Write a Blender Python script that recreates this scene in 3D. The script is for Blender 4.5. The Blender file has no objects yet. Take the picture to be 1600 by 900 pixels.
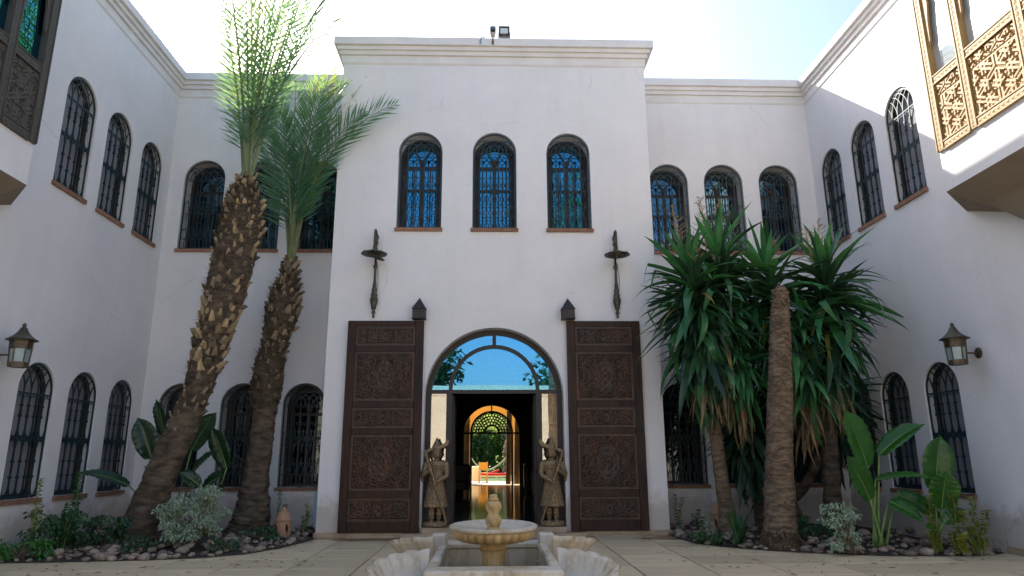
import bpy, bmesh, math, random
from math import sin, cos, pi, radians, sqrt, atan2
from mathutils import Vector, Matrix, Quaternion, noise
from mathutils.geometry import tessellate_polygon

random.seed(11)
scn = bpy.context.scene
COL = scn.collection

# ------------------------------------------------------------------ camera, sky, sun, exposure
F_PX, PITCH, YAW, ROLL = 1071.416, 0.24245109, 0.0326518, -0.00507503
fw = Vector((sin(YAW)*cos(PITCH), cos(YAW)*cos(PITCH), sin(PITCH)))
rt0 = Vector((cos(YAW), -sin(YAW), 0)); up0 = rt0.cross(fw)
rt = rt0*cos(ROLL) + up0*sin(ROLL); up = -rt0*sin(ROLL) + up0*cos(ROLL)
cam_d = bpy.data.cameras.new('camera'); cam = bpy.data.objects.new('camera', cam_d); COL.objects.link(cam)
cam_d.sensor_width = 36.0; cam_d.lens = F_PX/1600*36.0; cam_d.clip_start = 0.05; cam_d.clip_end = 2000
cam.matrix_world = Matrix(((rt.x, up.x, -fw.x, -0.08), (rt.y, up.y, -fw.y, 0.0), (rt.z, up.z, -fw.z, 1.35), (0, 0, 0, 1)))
scn.camera = cam

SUN_AZ, SUN_EL = radians(-30.0), radians(37.0)
world = bpy.data.worlds.new('World'); scn.world = world; world.use_nodes = True
wn = world.node_tree.nodes; wl = world.node_tree.links
bg = wn['Background']
sky = wn.new('ShaderNodeTexSky'); sky.sky_type = 'NISHITA'; sky.sun_disc = False
sky.sun_elevation = SUN_EL; sky.sun_rotation = SUN_AZ
sky.air_density = 1.0; sky.dust_density = 2.6; sky.ozone_density = 2.2
wl.new(sky.outputs[0], bg.inputs[0]); bg.inputs[1].default_value = 0.15
sun_d = bpy.data.lights.new('sun', 'SUN'); sun = bpy.data.objects.new('sun', sun_d); COL.objects.link(sun)
sun_d.energy = 5.0; sun_d.angle = radians(0.5); sun_d.color = (1.0, 0.94, 0.85)
S = Vector((sin(SUN_AZ)*cos(SUN_EL), cos(SUN_AZ)*cos(SUN_EL), sin(SUN_EL)))
sun.rotation_euler = S.to_track_quat('Z', 'Y').to_euler(); sun.location = S*60
scn.view_settings.view_transform = 'Standard'; scn.view_settings.look = 'None'
scn.view_settings.exposure = 1.22; scn.view_settings.gamma = 1.0; scn.view_settings.use_curve_mapping = False

# ------------------------------------------------------------------ materials
def mat(name, base=(0.5, 0.5, 0.5), rough=0.7, metal=0.0, spec=0.4):
    m = bpy.data.materials.new(name); m.use_nodes = True
    b = m.node_tree.nodes['Principled BSDF']
    b.inputs['Base Color'].default_value = (*base, 1); b.inputs['Roughness'].default_value = rough
    b.inputs['Metallic'].default_value = metal; b.inputs['Specular IOR Level'].default_value = spec
    return m
def N(m, t): return m.node_tree.nodes.new(t)
def LK(m, a, b): m.node_tree.links.new(a, b)
def bsdf(m): return m.node_tree.nodes['Principled BSDF']
def tex_coord(m, scale=(1, 1, 1), kind='Object'):
    tc = N(m, 'ShaderNodeTexCoord'); mp = N(m, 'ShaderNodeMapping'); mp.inputs['Scale'].default_value = scale
    LK(m, tc.outputs[kind], mp.inputs['Vector']); return mp.outputs[0]
def noise_node(m, vec, scale, detail=4, rough=0.55):
    n = N(m, 'ShaderNodeTexNoise'); n.inputs['Scale'].default_value = scale
    n.inputs['Detail'].default_value = detail; n.inputs['Roughness'].default_value = rough
    if vec: LK(m, vec, n.inputs['Vector'])
    return n
def ramp(m, fac, stops):
    r = N(m, 'ShaderNodeValToRGB'); e = r.color_ramp.elements
    while len(e) < len(stops): e.new(0.5)
    for i, (p, c) in enumerate(stops): e[i].position = p; e[i].color = (*c, 1)
    LK(m, fac, r.inputs[0]); return r.outputs[0]
def bump(m, h, strength=0.3, dist=0.02, prev=None):
    b = N(m, 'ShaderNodeBump'); b.inputs['Strength'].default_value = strength; b.inputs['Distance'].default_value = dist
    LK(m, h, b.inputs['Height'])
    if prev: LK(m, prev, b.inputs['Normal'])
    return b.outputs[0]
def noisy(name, c0, c1, scale=6, rough=0.7, metal=0.0, spec=0.4, b=0.3, bd=0.01, bs=None, sc=(1, 1, 1), lo=0.35, hi=0.65, kind='Object', rnd=0.0, detail=5):
    """two-tone noise colour + bump; rnd adds brightness variation per object"""
    m = mat(name, c0, rough, metal, spec)
    v = tex_coord(m, sc, kind); n = noise_node(m, v, scale, detail)
    col = ramp(m, n.outputs['Fac'], [(lo, c0), (hi, c1)])
    if rnd > 0:
        oi = N(m, 'ShaderNodeObjectInfo'); hs = N(m, 'ShaderNodeHueSaturation')
        mr = N(m, 'ShaderNodeMapRange'); mr.inputs[3].default_value = 1-rnd; mr.inputs[4].default_value = 1+rnd
        LK(m, oi.outputs['Random'], mr.inputs[0]); LK(m, mr.outputs[0], hs.inputs['Value']); LK(m, col, hs.inputs['Color']); col = hs.outputs[0]
    LK(m, col, bsdf(m).inputs['Base Color'])
    n2 = noise_node(m, v, bs or scale*4, 6)
    LK(m, bump(m, n2.outputs['Fac'], b, bd), bsdf(m).inputs['Normal'])
    return m

def plaster(name, base):
    m = mat(name, base, 0.85, 0, 0.25)
    v = tex_coord(m)
    big = noise_node(m, v, 0.8, 6, 0.65); fine = noise_node(m, v, 60, 3)
    col = ramp(m, big.outputs['Fac'], [(0.3, tuple(c*0.9 for c in base)), (0.7, base)])
    # rain streaks: noise stretched vertically
    vs = tex_coord(m, (2.2, 2.2, 0.16)); st = noise_node(m, vs, 1.6, 6, 0.65)
    sc = ramp(m, st.outputs['Fac'], [(0.5, (1, 1, 1)), (0.78, (0.9, 0.885, 0.86))])
    mx = N(m, 'ShaderNodeMix'); mx.data_type = 'RGBA'; mx.blend_type = 'MULTIPLY'; mx.inputs[0].default_value = 0.4
    LK(m, col, mx.inputs[6]); LK(m, sc, mx.inputs[7])
    # splash-back dirt along the foot of the wall
    sep = N(m, 'ShaderNodeSeparateXYZ'); geo = N(m, 'ShaderNodeNewGeometry'); LK(m, geo.outputs['Position'], sep.inputs[0])
    nz = noise_node(m, v, 3.0, 6, 0.7)
    ad = N(m, 'ShaderNodeMath'); ad.operation = 'MULTIPLY_ADD'; ad.inputs[1].default_value = -0.9
    LK(m, nz.outputs['Fac'], ad.inputs[0]); LK(m, sep.outputs['Z'], ad.inputs[2])
    dr = ramp(m, ad.outputs[0], [(0.0, (0.62, 0.55, 0.47)), (0.25, (1, 1, 1))])
    m2 = N(m, 'ShaderNodeMix'); m2.data_type = 'RGBA'; m2.blend_type = 'MULTIPLY'; m2.inputs[0].default_value = 0.75
    LK(m, mx.outputs[2], m2.inputs[6]); LK(m, dr, m2.inputs[7])
    wn_ = noise_node(m, v, 1.7, 5, 0.6); mv = N(m, 'ShaderNodeMixRGB'); mv.inputs[0].default_value = 0.18; LK(m, v, mv.inputs[1]); LK(m, wn_.outputs['Color'], mv.inputs[2])
    vo = N(m, 'ShaderNodeTexVoronoi'); vo.feature = 'DISTANCE_TO_EDGE'; vo.inputs['Scale'].default_value = 0.55; LK(m, mv.outputs[0], vo.inputs['Vector'])
    ck = ramp(m, vo.outputs['Distance'], [(0.0, (0, 0, 0)), (0.004, (1, 1, 1))]); msk = noise_node(m, v, 0.9, 4); mk = ramp(m, msk.outputs['Fac'], [(0.54, (0, 0, 0)), (0.6, (0.22, 0.22, 0.22))])
    m3 = N(m, 'ShaderNodeMix'); m3.data_type = 'RGBA'; m3.blend_type = 'MULTIPLY'; LK(m, mk, m3.inputs[0]); LK(m, m2.outputs[2], m3.inputs[6]); LK(m, ck, m3.inputs[7])
    LK(m, m3.outputs[2], bsdf(m).inputs['Base Color'])
    mid = noise_node(m, v, 5, 4)
    b1 = bump(m, mid.outputs['Fac'], 0.12, 0.05); LK(m, bump(m, fine.outputs['Fac'], 0.12, 0.006, b1), bsdf(m).inputs['Normal'])
    return m

def wood(name, c0, c1, rough=0.5, grain=(14, 14, 1.2), b=0.35):
    m = mat(name, c0, rough, 0, 0.45)
    v = tex_coord(m, grain); n = noise_node(m, v, 1.5, 8, 0.65)
    LK(m, ramp(m, n.outputs['Fac'], [(0.3, c0), (0.72, c1)]), bsdf(m).inputs['Base Color'])
    LK(m, bump(m, n.outputs['Fac'], b, 0.006), bsdf(m).inputs['Normal'])
    return m

def leaf(name, c0, c1, trans=(0.2, 0.35, 0.06), tf=0.3, rough=0.42, rnd=0.25, scale=3.0, rib=False):
    m = mat(name, c0, rough, 0, 0.5)
    nt = m.node_tree; out = nt.nodes['Material Output']; b = bsdf(m)
    n = noise_node(m, tex_coord(m), scale, 3)
    col = ramp(m, n.outputs['Fac'], [(0.35, c0), (0.65, c1)])
    oi = N(m, 'ShaderNodeObjectInfo'); hs = N(m, 'ShaderNodeHueSaturation')
    mr = N(m, 'ShaderNodeMapRange'); mr.inputs[3].default_value = 1-rnd; mr.inputs[4].default_value = 1+rnd
    LK(m, oi.outputs['Random'], mr.inputs[0]); LK(m, mr.outputs[0], hs.inputs['Value']); LK(m, col, hs.inputs['Color'])
    LK(m, hs.outputs[0], b.inputs['Base Color'])
    t = N(m, 'ShaderNodeBsdfTranslucent'); t.inputs[0].default_value = (*trans, 1)
    mx = N(m, 'ShaderNodeMixShader'); mx.inputs[0].default_value = tf
    LK(m, b.outputs[0], mx.inputs[1]); LK(m, t.outputs[0], mx.inputs[2]); LK(m, mx.outputs[0], out.inputs[0])
    return m

def glass_mirror(name, refl=0.4, back=(0.004, 0.006, 0.008), see=False, tint=(0.85, 0.95, 1.0)):
    m = bpy.data.materials.new(name); m.use_nodes = True; nt = m.node_tree; nt.nodes.clear()
    out = nt.nodes.new('ShaderNodeOutputMaterial'); g = nt.nodes.new('ShaderNodeBsdfGlossy'); g.inputs['Roughness'].default_value = 0.012
    g.inputs['Color'].default_value = (*tint, 1)
    nz = noise_node(m, tex_coord(m), 1.1, 2); LK(m, bump(m, nz.outputs['Fac'], 0.03, 0.02), g.inputs['Normal'])
    d = nt.nodes.new('ShaderNodeBsdfTransparent' if see else 'ShaderNodeBsdfDiffuse')
    d.inputs[0].default_value = (0.75, 0.8, 0.82, 1) if see else (*back, 1)
    mx = nt.nodes.new('ShaderNodeMixShader'); mx.inputs[0].default_value = refl
    LK(m, d.outputs[0], mx.inputs[1]); LK(m, g.outputs[0], mx.inputs[2]); LK(m, mx.outputs[0], out.inputs[0])
    return m

M = {}
M['plaster'] = plaster('white_plaster', (0.81, 0.772, 0.748))
M['gate_plaster'] = noisy('beige_plaster', (0.50, 0.45, 0.38), (0.44, 0.39, 0.33), 1, 0.9, b=0.1)
M['soffit'] = noisy('brown_soffit', (0.28, 0.23, 0.17), (0.23, 0.185, 0.14), 2, 0.9, b=0.1)  # darker and browner than the wall plaster, for the bay undersides
M['trim'] = noisy('cornice_plaster', (0.78, 0.74, 0.71), (0.70, 0.66, 0.62), 2.0, 0.85, b=0.15, bd=0.01, bs=30)
M['tile'] = noisy('travertine_tile', (0.70, 0.55, 0.345), (0.56, 0.43, 0.265), 1.6, 0.55, spec=0.35, b=0.2, bd=0.004, bs=25, sc=(0.7, 3.2, 1), rnd=0.13)
def wet_stain(m):
    """dark damp patches on the paving by the doorstep, with their own ragged outline"""
    b = bsdf(m); src = b.inputs['Base Color'].links[0].from_socket
    g_ = N(m, 'ShaderNodeNewGeometry'); mp = N(m, 'ShaderNodeMapping'); mp.inputs['Scale'].default_value = (0.55, 1.3, 1); mp.inputs['Location'].default_value = (0.6, 0.3, 0); LK(m, g_.outputs['Position'], mp.inputs['Vector'])
    n_ = noise_node(m, mp.outputs[0], 0.9, 6, 0.6); sp = N(m, 'ShaderNodeSeparateXYZ'); LK(m, g_.outputs['Position'], sp.inputs[0])
    mr = N(m, 'ShaderNodeMapRange'); mr.inputs[1].default_value = 10.6; mr.inputs[2].default_value = 12.3; LK(m, sp.outputs['Y'], mr.inputs[0])
    ml = N(m, 'ShaderNodeMath'); ml.operation = 'MULTIPLY'; LK(m, n_.outputs['Fac'], ml.inputs[0]); LK(m, mr.outputs[0], ml.inputs[1])
    f = ramp(m, ml.outputs[0], [(0.44, (0, 0, 0)), (0.48, (1, 1, 1))])
    mx = N(m, 'ShaderNodeMix'); mx.data_type = 'RGBA'; mx.blend_type = 'MULTIPLY'; mx.inputs[7].default_value = (0.42, 0.33, 0.26, 1)
    LK(m, f, mx.inputs[0]); LK(m, src, mx.inputs[6]); LK(m, mx.outputs[2], b.inputs['Base Color'])
wet_stain(M['tile'])
M['joint'] = noisy('dark_joint', (0.035, 0.03, 0.025), (0.06, 0.05, 0.04), 5, 0.9)
M['ground'] = noisy('dry_earth', (0.22, 0.17, 0.12), (0.16, 0.13, 0.09), 0.4, 0.95)
M['soil'] = noisy('bed_soil', (0.035, 0.026, 0.02), (0.07, 0.052, 0.04), 7, 0.95, b=0.9, bd=0.04, bs=20)
M['plinth'] = noisy('travertine_plinth', (0.45, 0.34, 0.23), (0.32, 0.23, 0.15), 3, 0.6, b=0.25, bd=0.005, sc=(1, 1, 3))
M['iron'] = noisy('black_iron', (0.010, 0.030, 0.036), (0.018, 0.045, 0.052), 20, 0.45, 0.2, 0.5, b=0.1, bd=0.002)
M['winwood'] = wood('dark_window_wood', (0.018, 0.012, 0.01), (0.04, 0.026, 0.02), 0.5)
M['brick'] = noisy('sill_brick', (0.34, 0.18, 0.11), (0.24, 0.12, 0.075), 9, 0.85, b=0.4, bd=0.006, rnd=0.15)
M['blind'] = noisy('pale_blind', (0.29, 0.275, 0.29), (0.22, 0.21, 0.225), 1.5, 0.8, b=0.05)
M['pane'] = glass_mirror('window_glass', 0.45, tint=(0.10, 0.48, 0.72))
M['pane_side'] = glass_mirror('sidelight_glass', 0.26, see=True, tint=(0.95, 0.93, 0.86))
M['pane_mid'] = glass_mirror('rear_window_glass', 0.16, tint=(0.4, 0.75, 0.95))
M['pane_dark'] = glass_mirror('shaded_window_glass', 0.06)
M['pane_see'] = glass_mirror('door_glass', 0.42, see=True, tint=(0.2, 0.56, 0.82))
M['pane_bay'] = glass_mirror('bay_glass', 0.5, back=(0.5, 0.55, 0.57))
M['door'] = wood('dark_carved_wood', (0.018, 0.008, 0.0045), (0.06, 0.023, 0.012), 0.5)
M['door_panel'] = wood('carved_panel_wood', (0.03, 0.018, 0.011), (0.075, 0.042, 0.026), 0.42, (6, 6, 3))
M['door'].node_tree.nodes['Principled BSDF'].inputs['Specular IOR Level'].default_value = 0.25
M['door_panel'].node_tree.nodes['Principled BSDF'].inputs['Specular IOR Level'].default_value = 0.35
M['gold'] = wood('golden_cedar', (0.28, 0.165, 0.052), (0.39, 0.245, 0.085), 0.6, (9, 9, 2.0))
M['cedar'] = wood('shaded_cedar', (0.05, 0.045, 0.038), (0.095, 0.08, 0.062), 0.6, (9, 9, 2.0))  # darker copy of the golden cedar, the left bay's shade put into its colour
M['marble'] = noisy('cream_marble', (0.62, 0.555, 0.45), (0.48, 0.39, 0.27), 2.6, 0.38, spec=0.5, b=0.12, bd=0.006, bs=22)
def veined(m, dark, scale=1.0):
    b = bsdf(m); src = b.inputs['Base Color'].links[0].from_socket; v = tex_coord(m, (3*scale, 3*scale, 0.7*scale)); n_ = noise_node(m, v, 2.2, 8, 0.7)
    f = ramp(m, n_.outputs['Fac'], [(0.48, (0, 0, 0)), (0.66, (1, 1, 1))]); mx = N(m, 'ShaderNodeMix'); mx.data_type = 'RGBA'; mx.blend_type = 'MULTIPLY'; mx.inputs[7].default_value = (*dark, 1)
    LK(m, f, mx.inputs[0]); LK(m, src, mx.inputs[6]); LK(m, mx.outputs[2], b.inputs['Base Color'])
veined(M['marble'], (0.66, 0.55, 0.40)); veined(M['door'], (0.45, 0.42, 0.4), 0.35); veined(M['door_panel'], (1.5, 1.15, 0.95), 0.4)
M['marble_old'] = noisy('ochre_marble', (0.60, 0.42, 0.19), (0.38, 0.24, 0.095), 6, 0.5, spec=0.4, b=0.25, bd=0.006)
M['bronze'] = noisy('old_bronze', (0.045, 0.05, 0.04), (0.11, 0.095, 0.06), 14, 0.48, 0.55, 0.5, b=0.3, bd=0.004)
M['lantern_metal'] = noisy('lantern_metal', (0.05, 0.045, 0.035), (0.15, 0.10, 0.05), 18, 0.5, 0.5, 0.5, b=0.3, bd=0.003)
M['lantern_glass'] = noisy('frosted_glass', (0.30, 0.40, 0.40), (0.22, 0.33, 0.34), 5, 0.25, spec=0.6, b=0.05)
M['statue'] = noisy('silvered_wood', (0.07, 0.045, 0.022), (0.40, 0.275, 0.145), 55, 0.48, 0.3, 0.5, b=0.8, bd=0.012, bs=60)
M['terracotta'] = noisy('terracotta', (0.42, 0.24, 0.14), (0.33, 0.19, 0.11), 6, 0.85, b=0.3, bd=0.005)
M['bark_palm'] = noisy('palm_bark', (0.05, 0.035, 0.024), (0.16, 0.115, 0.075), 5, 0.95, b=0.9, bd=0.03, bs=24, sc=(1, 1, 2.5))
M['bark_smooth'] = noisy('stump_bark', (0.085, 0.058, 0.036), (0.25, 0.175, 0.11), 6, 0.95, b=0.9, bd=0.02, bs=30, sc=(1, 1, 3))
M['boot'] = noisy('leaf_base', (0.07, 0.052, 0.035), (0.27, 0.20, 0.125), 5, 0.9, b=0.6, bd=0.01, sc=(4, 4, 1), rnd=0.6)
M['boot_tan'] = noisy('pale_leaf_base', (0.16, 0.11, 0.06), (0.44, 0.32, 0.17), 5, 0.9, b=0.6, bd=0.01, sc=(4, 4, 1), rnd=0.35)
M['boot_cut'] = noisy('cut_leaf_base', (0.55, 0.42, 0.22), (0.30, 0.20, 0.10), 8, 0.85, b=0.4, bd=0.006, rnd=0.25)
M['fibre'] = noisy('palm_fibre', (0.05, 0.036, 0.024), (0.13, 0.09, 0.055), 8, 0.95, b=0.5)
M['frond'] = leaf('palm_leaflet', (0.032, 0.125, 0.09), (0.06, 0.17, 0.12), (0.30, 0.50, 0.17), 0.45, 0.4, 0.2)
M['frond_yellow'] = leaf('young_palm_leaflet', (0.10, 0.17, 0.05), (0.16, 0.23, 0.06), (0.45, 0.55, 0.12), 0.42, 0.4, 0.15)
M['rachis'] = noisy('palm_rachis', (0.12, 0.16, 0.07), (0.18, 0.20, 0.09), 3, 0.5)
M['yucca'] = leaf('yucca_blade', (0.03, 0.14, 0.055), (0.065, 0.22, 0.075), (0.12, 0.34, 0.06), 0.22, 0.3, 0.45)
M['yucca_dark'] = leaf('shaded_yucca_blade', (0.018, 0.05, 0.026), (0.03, 0.075, 0.035), (0.06, 0.16, 0.04), 0.18, 0.4, 0.35)  # darker copy of the yucca blade, shade inside the crowns put into its colour
M['yucca_yellow'] = leaf('yellowing_blade', (0.20, 0.17, 0.03), (0.30, 0.22, 0.05), (0.3, 0.28, 0.06), 0.2, 0.5, 0.3)
M['dead'] = leaf('dry_blade', (0.20, 0.125, 0.06), (0.33, 0.22, 0.11), (0.3, 0.2, 0.08), 0.15, 0.7, 0.35)
M['straw'] = noisy('dry_stalk', (0.42, 0.30, 0.16), (0.30, 0.2, 0.1), 8, 0.9)
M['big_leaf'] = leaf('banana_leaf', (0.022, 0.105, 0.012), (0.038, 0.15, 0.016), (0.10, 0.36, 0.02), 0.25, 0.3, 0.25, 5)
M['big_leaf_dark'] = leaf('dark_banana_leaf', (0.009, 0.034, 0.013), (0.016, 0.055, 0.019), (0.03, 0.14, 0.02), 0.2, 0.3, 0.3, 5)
M['midrib'] = noisy('leaf_midrib', (0.20, 0.30, 0.08), (0.15, 0.24, 0.06), 4, 0.45)
M['varieg'] = leaf('variegated_leaf', (0.48, 0.54, 0.40), (0.09, 0.19, 0.08), (0.4, 0.5, 0.28), 0.2, 0.45, 0.1, 30)
M['shrub'] = leaf('shrub_leaf', (0.016, 0.058, 0.02), (0.035, 0.10, 0.03), (0.08, 0.22, 0.04), 0.22, 0.4, 0.3, 9)
M['euonymus'] = leaf('golden_margin_leaf', (0.03, 0.085, 0.015), (0.36, 0.34, 0.04), (0.2, 0.3, 0.04), 0.2, 0.4, 0.2, 22)
M['golden'] = leaf('golden_leaf', (0.42, 0.38, 0.03), (0.3, 0.32, 0.03), (0.4, 0.4, 0.05), 0.25, 0.4, 0.1, 15)
M['twig'] = noisy('twig_bark', (0.10, 0.075, 0.05), (0.16, 0.12, 0.08), 10, 0.9)
M['pebble'] = noisy('river_pebble', (0.16, 0.115, 0.085), (0.30, 0.23, 0.175), 3, 0.75, b=0.2, bd=0.01, rnd=0.55)
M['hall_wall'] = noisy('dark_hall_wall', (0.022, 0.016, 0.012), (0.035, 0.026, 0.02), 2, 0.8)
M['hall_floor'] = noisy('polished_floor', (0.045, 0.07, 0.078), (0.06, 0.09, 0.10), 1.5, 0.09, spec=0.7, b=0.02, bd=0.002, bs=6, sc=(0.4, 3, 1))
M['ochre'] = noisy('ochre_plaster', (0.62, 0.40, 0.14), (0.52, 0.33, 0.11), 2, 0.9)
M['curtain'] = noisy('cream_curtain', (0.75, 0.70, 0.58), (0.66, 0.6, 0.48), 3, 0.9)
M['lawn'] = noisy('lawn_green', (0.06, 0.13, 0.025), (0.10, 0.19, 0.04), 4, 0.9, b=0.6, bd=0.03)
M['terrace'] = noisy('pale_terrace', (0.6, 0.55, 0.48), (0.5, 0.45, 0.39), 1.5, 0.7)
M['hedge'] = leaf('garden_foliage', (0.03, 0.085, 0.02), (0.07, 0.16, 0.035), (0.2, 0.4, 0.06), 0.3, 0.5, 0.2, 2)
M['red'] = noisy('red_cushion', (0.55, 0.02, 0.03), (0.45, 0.015, 0.025), 5, 0.8)
M['yellow_wood'] = wood('honey_wood', (0.60, 0.32, 0.05), (0.72, 0.42, 0.09), 0.5)
M['white_paint'] = noisy('white_paint', (0.78, 0.77, 0.75), (0.7, 0.69, 0.67), 4, 0.6)
M['leather'] = noisy('dark_leather', (0.02, 0.022, 0.022), (0.03, 0.033, 0.033), 8, 0.45)
M['blue_paint'] = noisy('blue_paint', (0.20, 0.36, 0.46), (0.16, 0.30, 0.40), 6, 0.5)
M['black_plastic'] = noisy('black_plastic', (0.03, 0.034, 0.04), (0.05, 0.055, 0.06), 8, 0.45)
M['beige_plastic'] = noisy('beige_plastic', (0.5, 0.46, 0.36), (0.42, 0.38, 0.3), 8, 0.5)
M['lamp_lens'] = noisy('lamp_reflector', (0.75, 0.74, 0.68), (0.68, 0.66, 0.58), 6, 0.25, 0.3)
M['red_mark'] = noisy('red_brown_part', (0.3, 0.08, 0.05), (0.25, 0.07, 0.05), 6, 0.6)
M['water'] = noisy('still_water', (0.20, 0.22, 0.19), (0.16, 0.18, 0.16), 2, 0.04, spec=0.6, b=0.05, bd=0.004, bs=9)

# ------------------------------------------------------------------ mesh helpers
class MB:
    def __init__(s): s.v = []; s.f = []; s.m = []; s.cur = 0
    def add(s, vs, fs):
        o = len(s.v); s.v += [tuple(p) for p in vs]
        for f in fs: s.f.append(tuple(o+i for i in f)); s.m.append(s.cur)
    def box(s, x0, x1, y0, y1, z0, z1):
        s.add([(x0, y0, z0), (x1, y0, z0), (x1, y1, z0), (x0, y1, z0), (x0, y0, z1), (x1, y0, z1), (x1, y1, z1), (x0, y1, z1)],
              [(0, 3, 2, 1), (4, 5, 6, 7), (0, 1, 5, 4), (1, 2, 6, 5), (2, 3, 7, 6), (3, 0, 4, 7)])
    def bbox(s, x0, x1, y0, y1, z0, z1, b=0.01):
        """box whose edges are chamfered"""
        bm = bmesh.new(); bmesh.ops.create_cube(bm, size=1)
        for v in bm.verts: v.co = Vector(((x0+x1)/2+v.co.x*(x1-x0), (y0+y1)/2+v.co.y*(y1-y0), (z0+z1)/2+v.co.z*(z1-z0)))
        bmesh.ops.bevel(bm, geom=bm.edges[:], offset=b, segments=1, affect='EDGES', profile=0.5)
        bm.verts.index_update(); s.add([v.co.copy() for v in bm.verts], [[v.index for v in f.verts] for f in bm.faces]); bm.free()
    def quad(s, a, b, c, d): s.add([a, b, c, d], [(0, 1, 2, 3)])
    def tube(s, path, rad, n=6, caps=True, closed=False, start=0.0, mod=None):
        P = [Vector(p) for p in path]; k = len(P)
        R = rad if isinstance(rad, (list, tuple)) else [rad]*k
        rings = []; prev = None
        for i in range(k):
            if closed: t = P[(i+1) % k]-P[i-1]
            else: t = P[min(i+1, k-1)]-P[max(i-1, 0)]
            if t.length < 1e-9: t = Vector((0, 0, 1))
            t.normalize()
            if prev is None:
                a = Vector((0, 0, 1)) if abs(t.z) < 0.9 else Vector((1, 0, 0))
                u = (a-t*a.dot(t)).normalized()
            else:
                u = prev-t*prev.dot(t); u = u.normalized() if u.length > 1e-6 else prev
            prev = u; w = t.cross(u)
            ring = []
            for j in range(n):
                a = start+2*pi*j/n; r = R[i]*(mod(i, a) if mod else 1.0)
                ring.append(P[i]+(u*cos(a)+w*sin(a))*r)
            rings.append(ring)
        vs = [p for r in rings for p in r]; fs = []
        for i in range(k if closed else k-1):
            i2 = (i+1) % k
            for j in range(n): fs.append((i*n+j, i*n+(j+1) % n, i2*n+(j+1) % n, i2*n+j))
        if caps and not closed: fs.append(tuple(range(n))[::-1]); fs.append(tuple((k-1)*n+j for j in range(n)))
        s.add(vs, fs)
    def lathe(s, prof, n=24, c=(0, 0, 0), mod=None, sx=1.0, sy=1.0, skip=None, a0=0.0):
        """prof: list of (r, z); mod(angle, i) multiplies r"""
        vs = []; fs = []; k = len(prof)
        for i, (r, z) in enumerate(prof):
            for j in range(n):
                a = a0+2*pi*j/n; q = r*(mod(a, i) if mod else 1)
                vs.append((c[0]+q*cos(a)*sx, c[1]+q*sin(a)*sy, c[2]+z))
        for i in range(k-1):
            for j in range(n):
                if skip and skip(i, j): continue
                fs.append((i*n+j, i*n+(j+1) % n, (i+1)*n+(j+1) % n, (i+1)*n+j))
        s.add(vs, fs)
    def prism(s, poly, y0, y1):
        """polygon in (x, z) extruded along y"""
        k = len(poly); vs = [(x, y0, z) for x, z in poly]+[(x, y1, z) for x, z in poly]
        fs = [tuple(range(k)), tuple(range(2*k-1, k-1, -1))]+[(i, i+k, (i+1) % k+k, (i+1) % k) for i in range(k)]
        s.add(vs, fs)
    def prismz(s, poly, z0, z1):
        k = len(poly); vs = [(x, y, z0) for x, y in poly]+[(x, y, z1) for x, y in poly]
        fs = [tuple(range(k))[::-1], tuple(range(k, 2*k))]+[(i, (i+1) % k, (i+1) % k+k, i+k) for i in range(k)]
        s.add(vs, fs)
    def arc_band(s, cx, cz, r0, r1, a0, a1, y0, y1, n=24):
        for i in range(n):
            t0 = a0+(a1-a0)*i/n; t1 = a0+(a1-a0)*(i+1)/n
            s.prism([(cx+r0*cos(t0), cz+r0*sin(t0)), (cx+r1*cos(t0), cz+r1*sin(t0)), (cx+r1*cos(t1), cz+r1*sin(t1)), (cx+r0*cos(t1), cz+r0*sin(t1))], y0, y1)
    def height(s, org, ux, uz, nrm, w, h, nu, nv, func):
        """relief: a grid w x h from org along ux / uz, pushed along nrm by func(a, b) in metres"""
        org, ux, uz, nrm = Vector(org), Vector(ux), Vector(uz), Vector(nrm); vs = []; fs = []
        for i in range(nv+1):
            for j in range(nu+1):
                a, b = j/nu*w, i/nv*h
                e = 0 if i in (0, nv) or j in (0, nu) else func(a, b)
                vs.append(org+ux*a+uz*b+nrm*e)
        for i in range(nv):
            for j in range(nu): q = i*(nu+1)+j; fs.append((q, q+1, q+nu+2, q+nu+1))
        s.add(vs, fs)
    def mesh(s, name, mats, smooth=False, recalc=False):
        me = bpy.data.meshes.new(name); me.from_pydata(s.v, [], s.f)
        for m in (mats if isinstance(mats, (list, tuple)) else [mats]): me.materials.append(M[m])
        if any(s.m): me.polygons.foreach_set('material_index', s.m)
        if smooth: me.polygons.foreach_set('use_smooth', [True]*len(me.polygons))
        if recalc:
            bm = bmesh.new(); bm.from_mesh(me); bmesh.ops.recalc_face_normals(bm, faces=bm.faces[:]); bm.to_mesh(me); bm.free()
        me.update(); return me
    def build(s, name, mats, parent=None, smooth=False, loc=(0, 0, 0), rot=(0, 0, 0), recalc=False):
        return obj(name, s.mesh(name, mats, smooth, recalc), parent, loc, rot)

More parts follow.
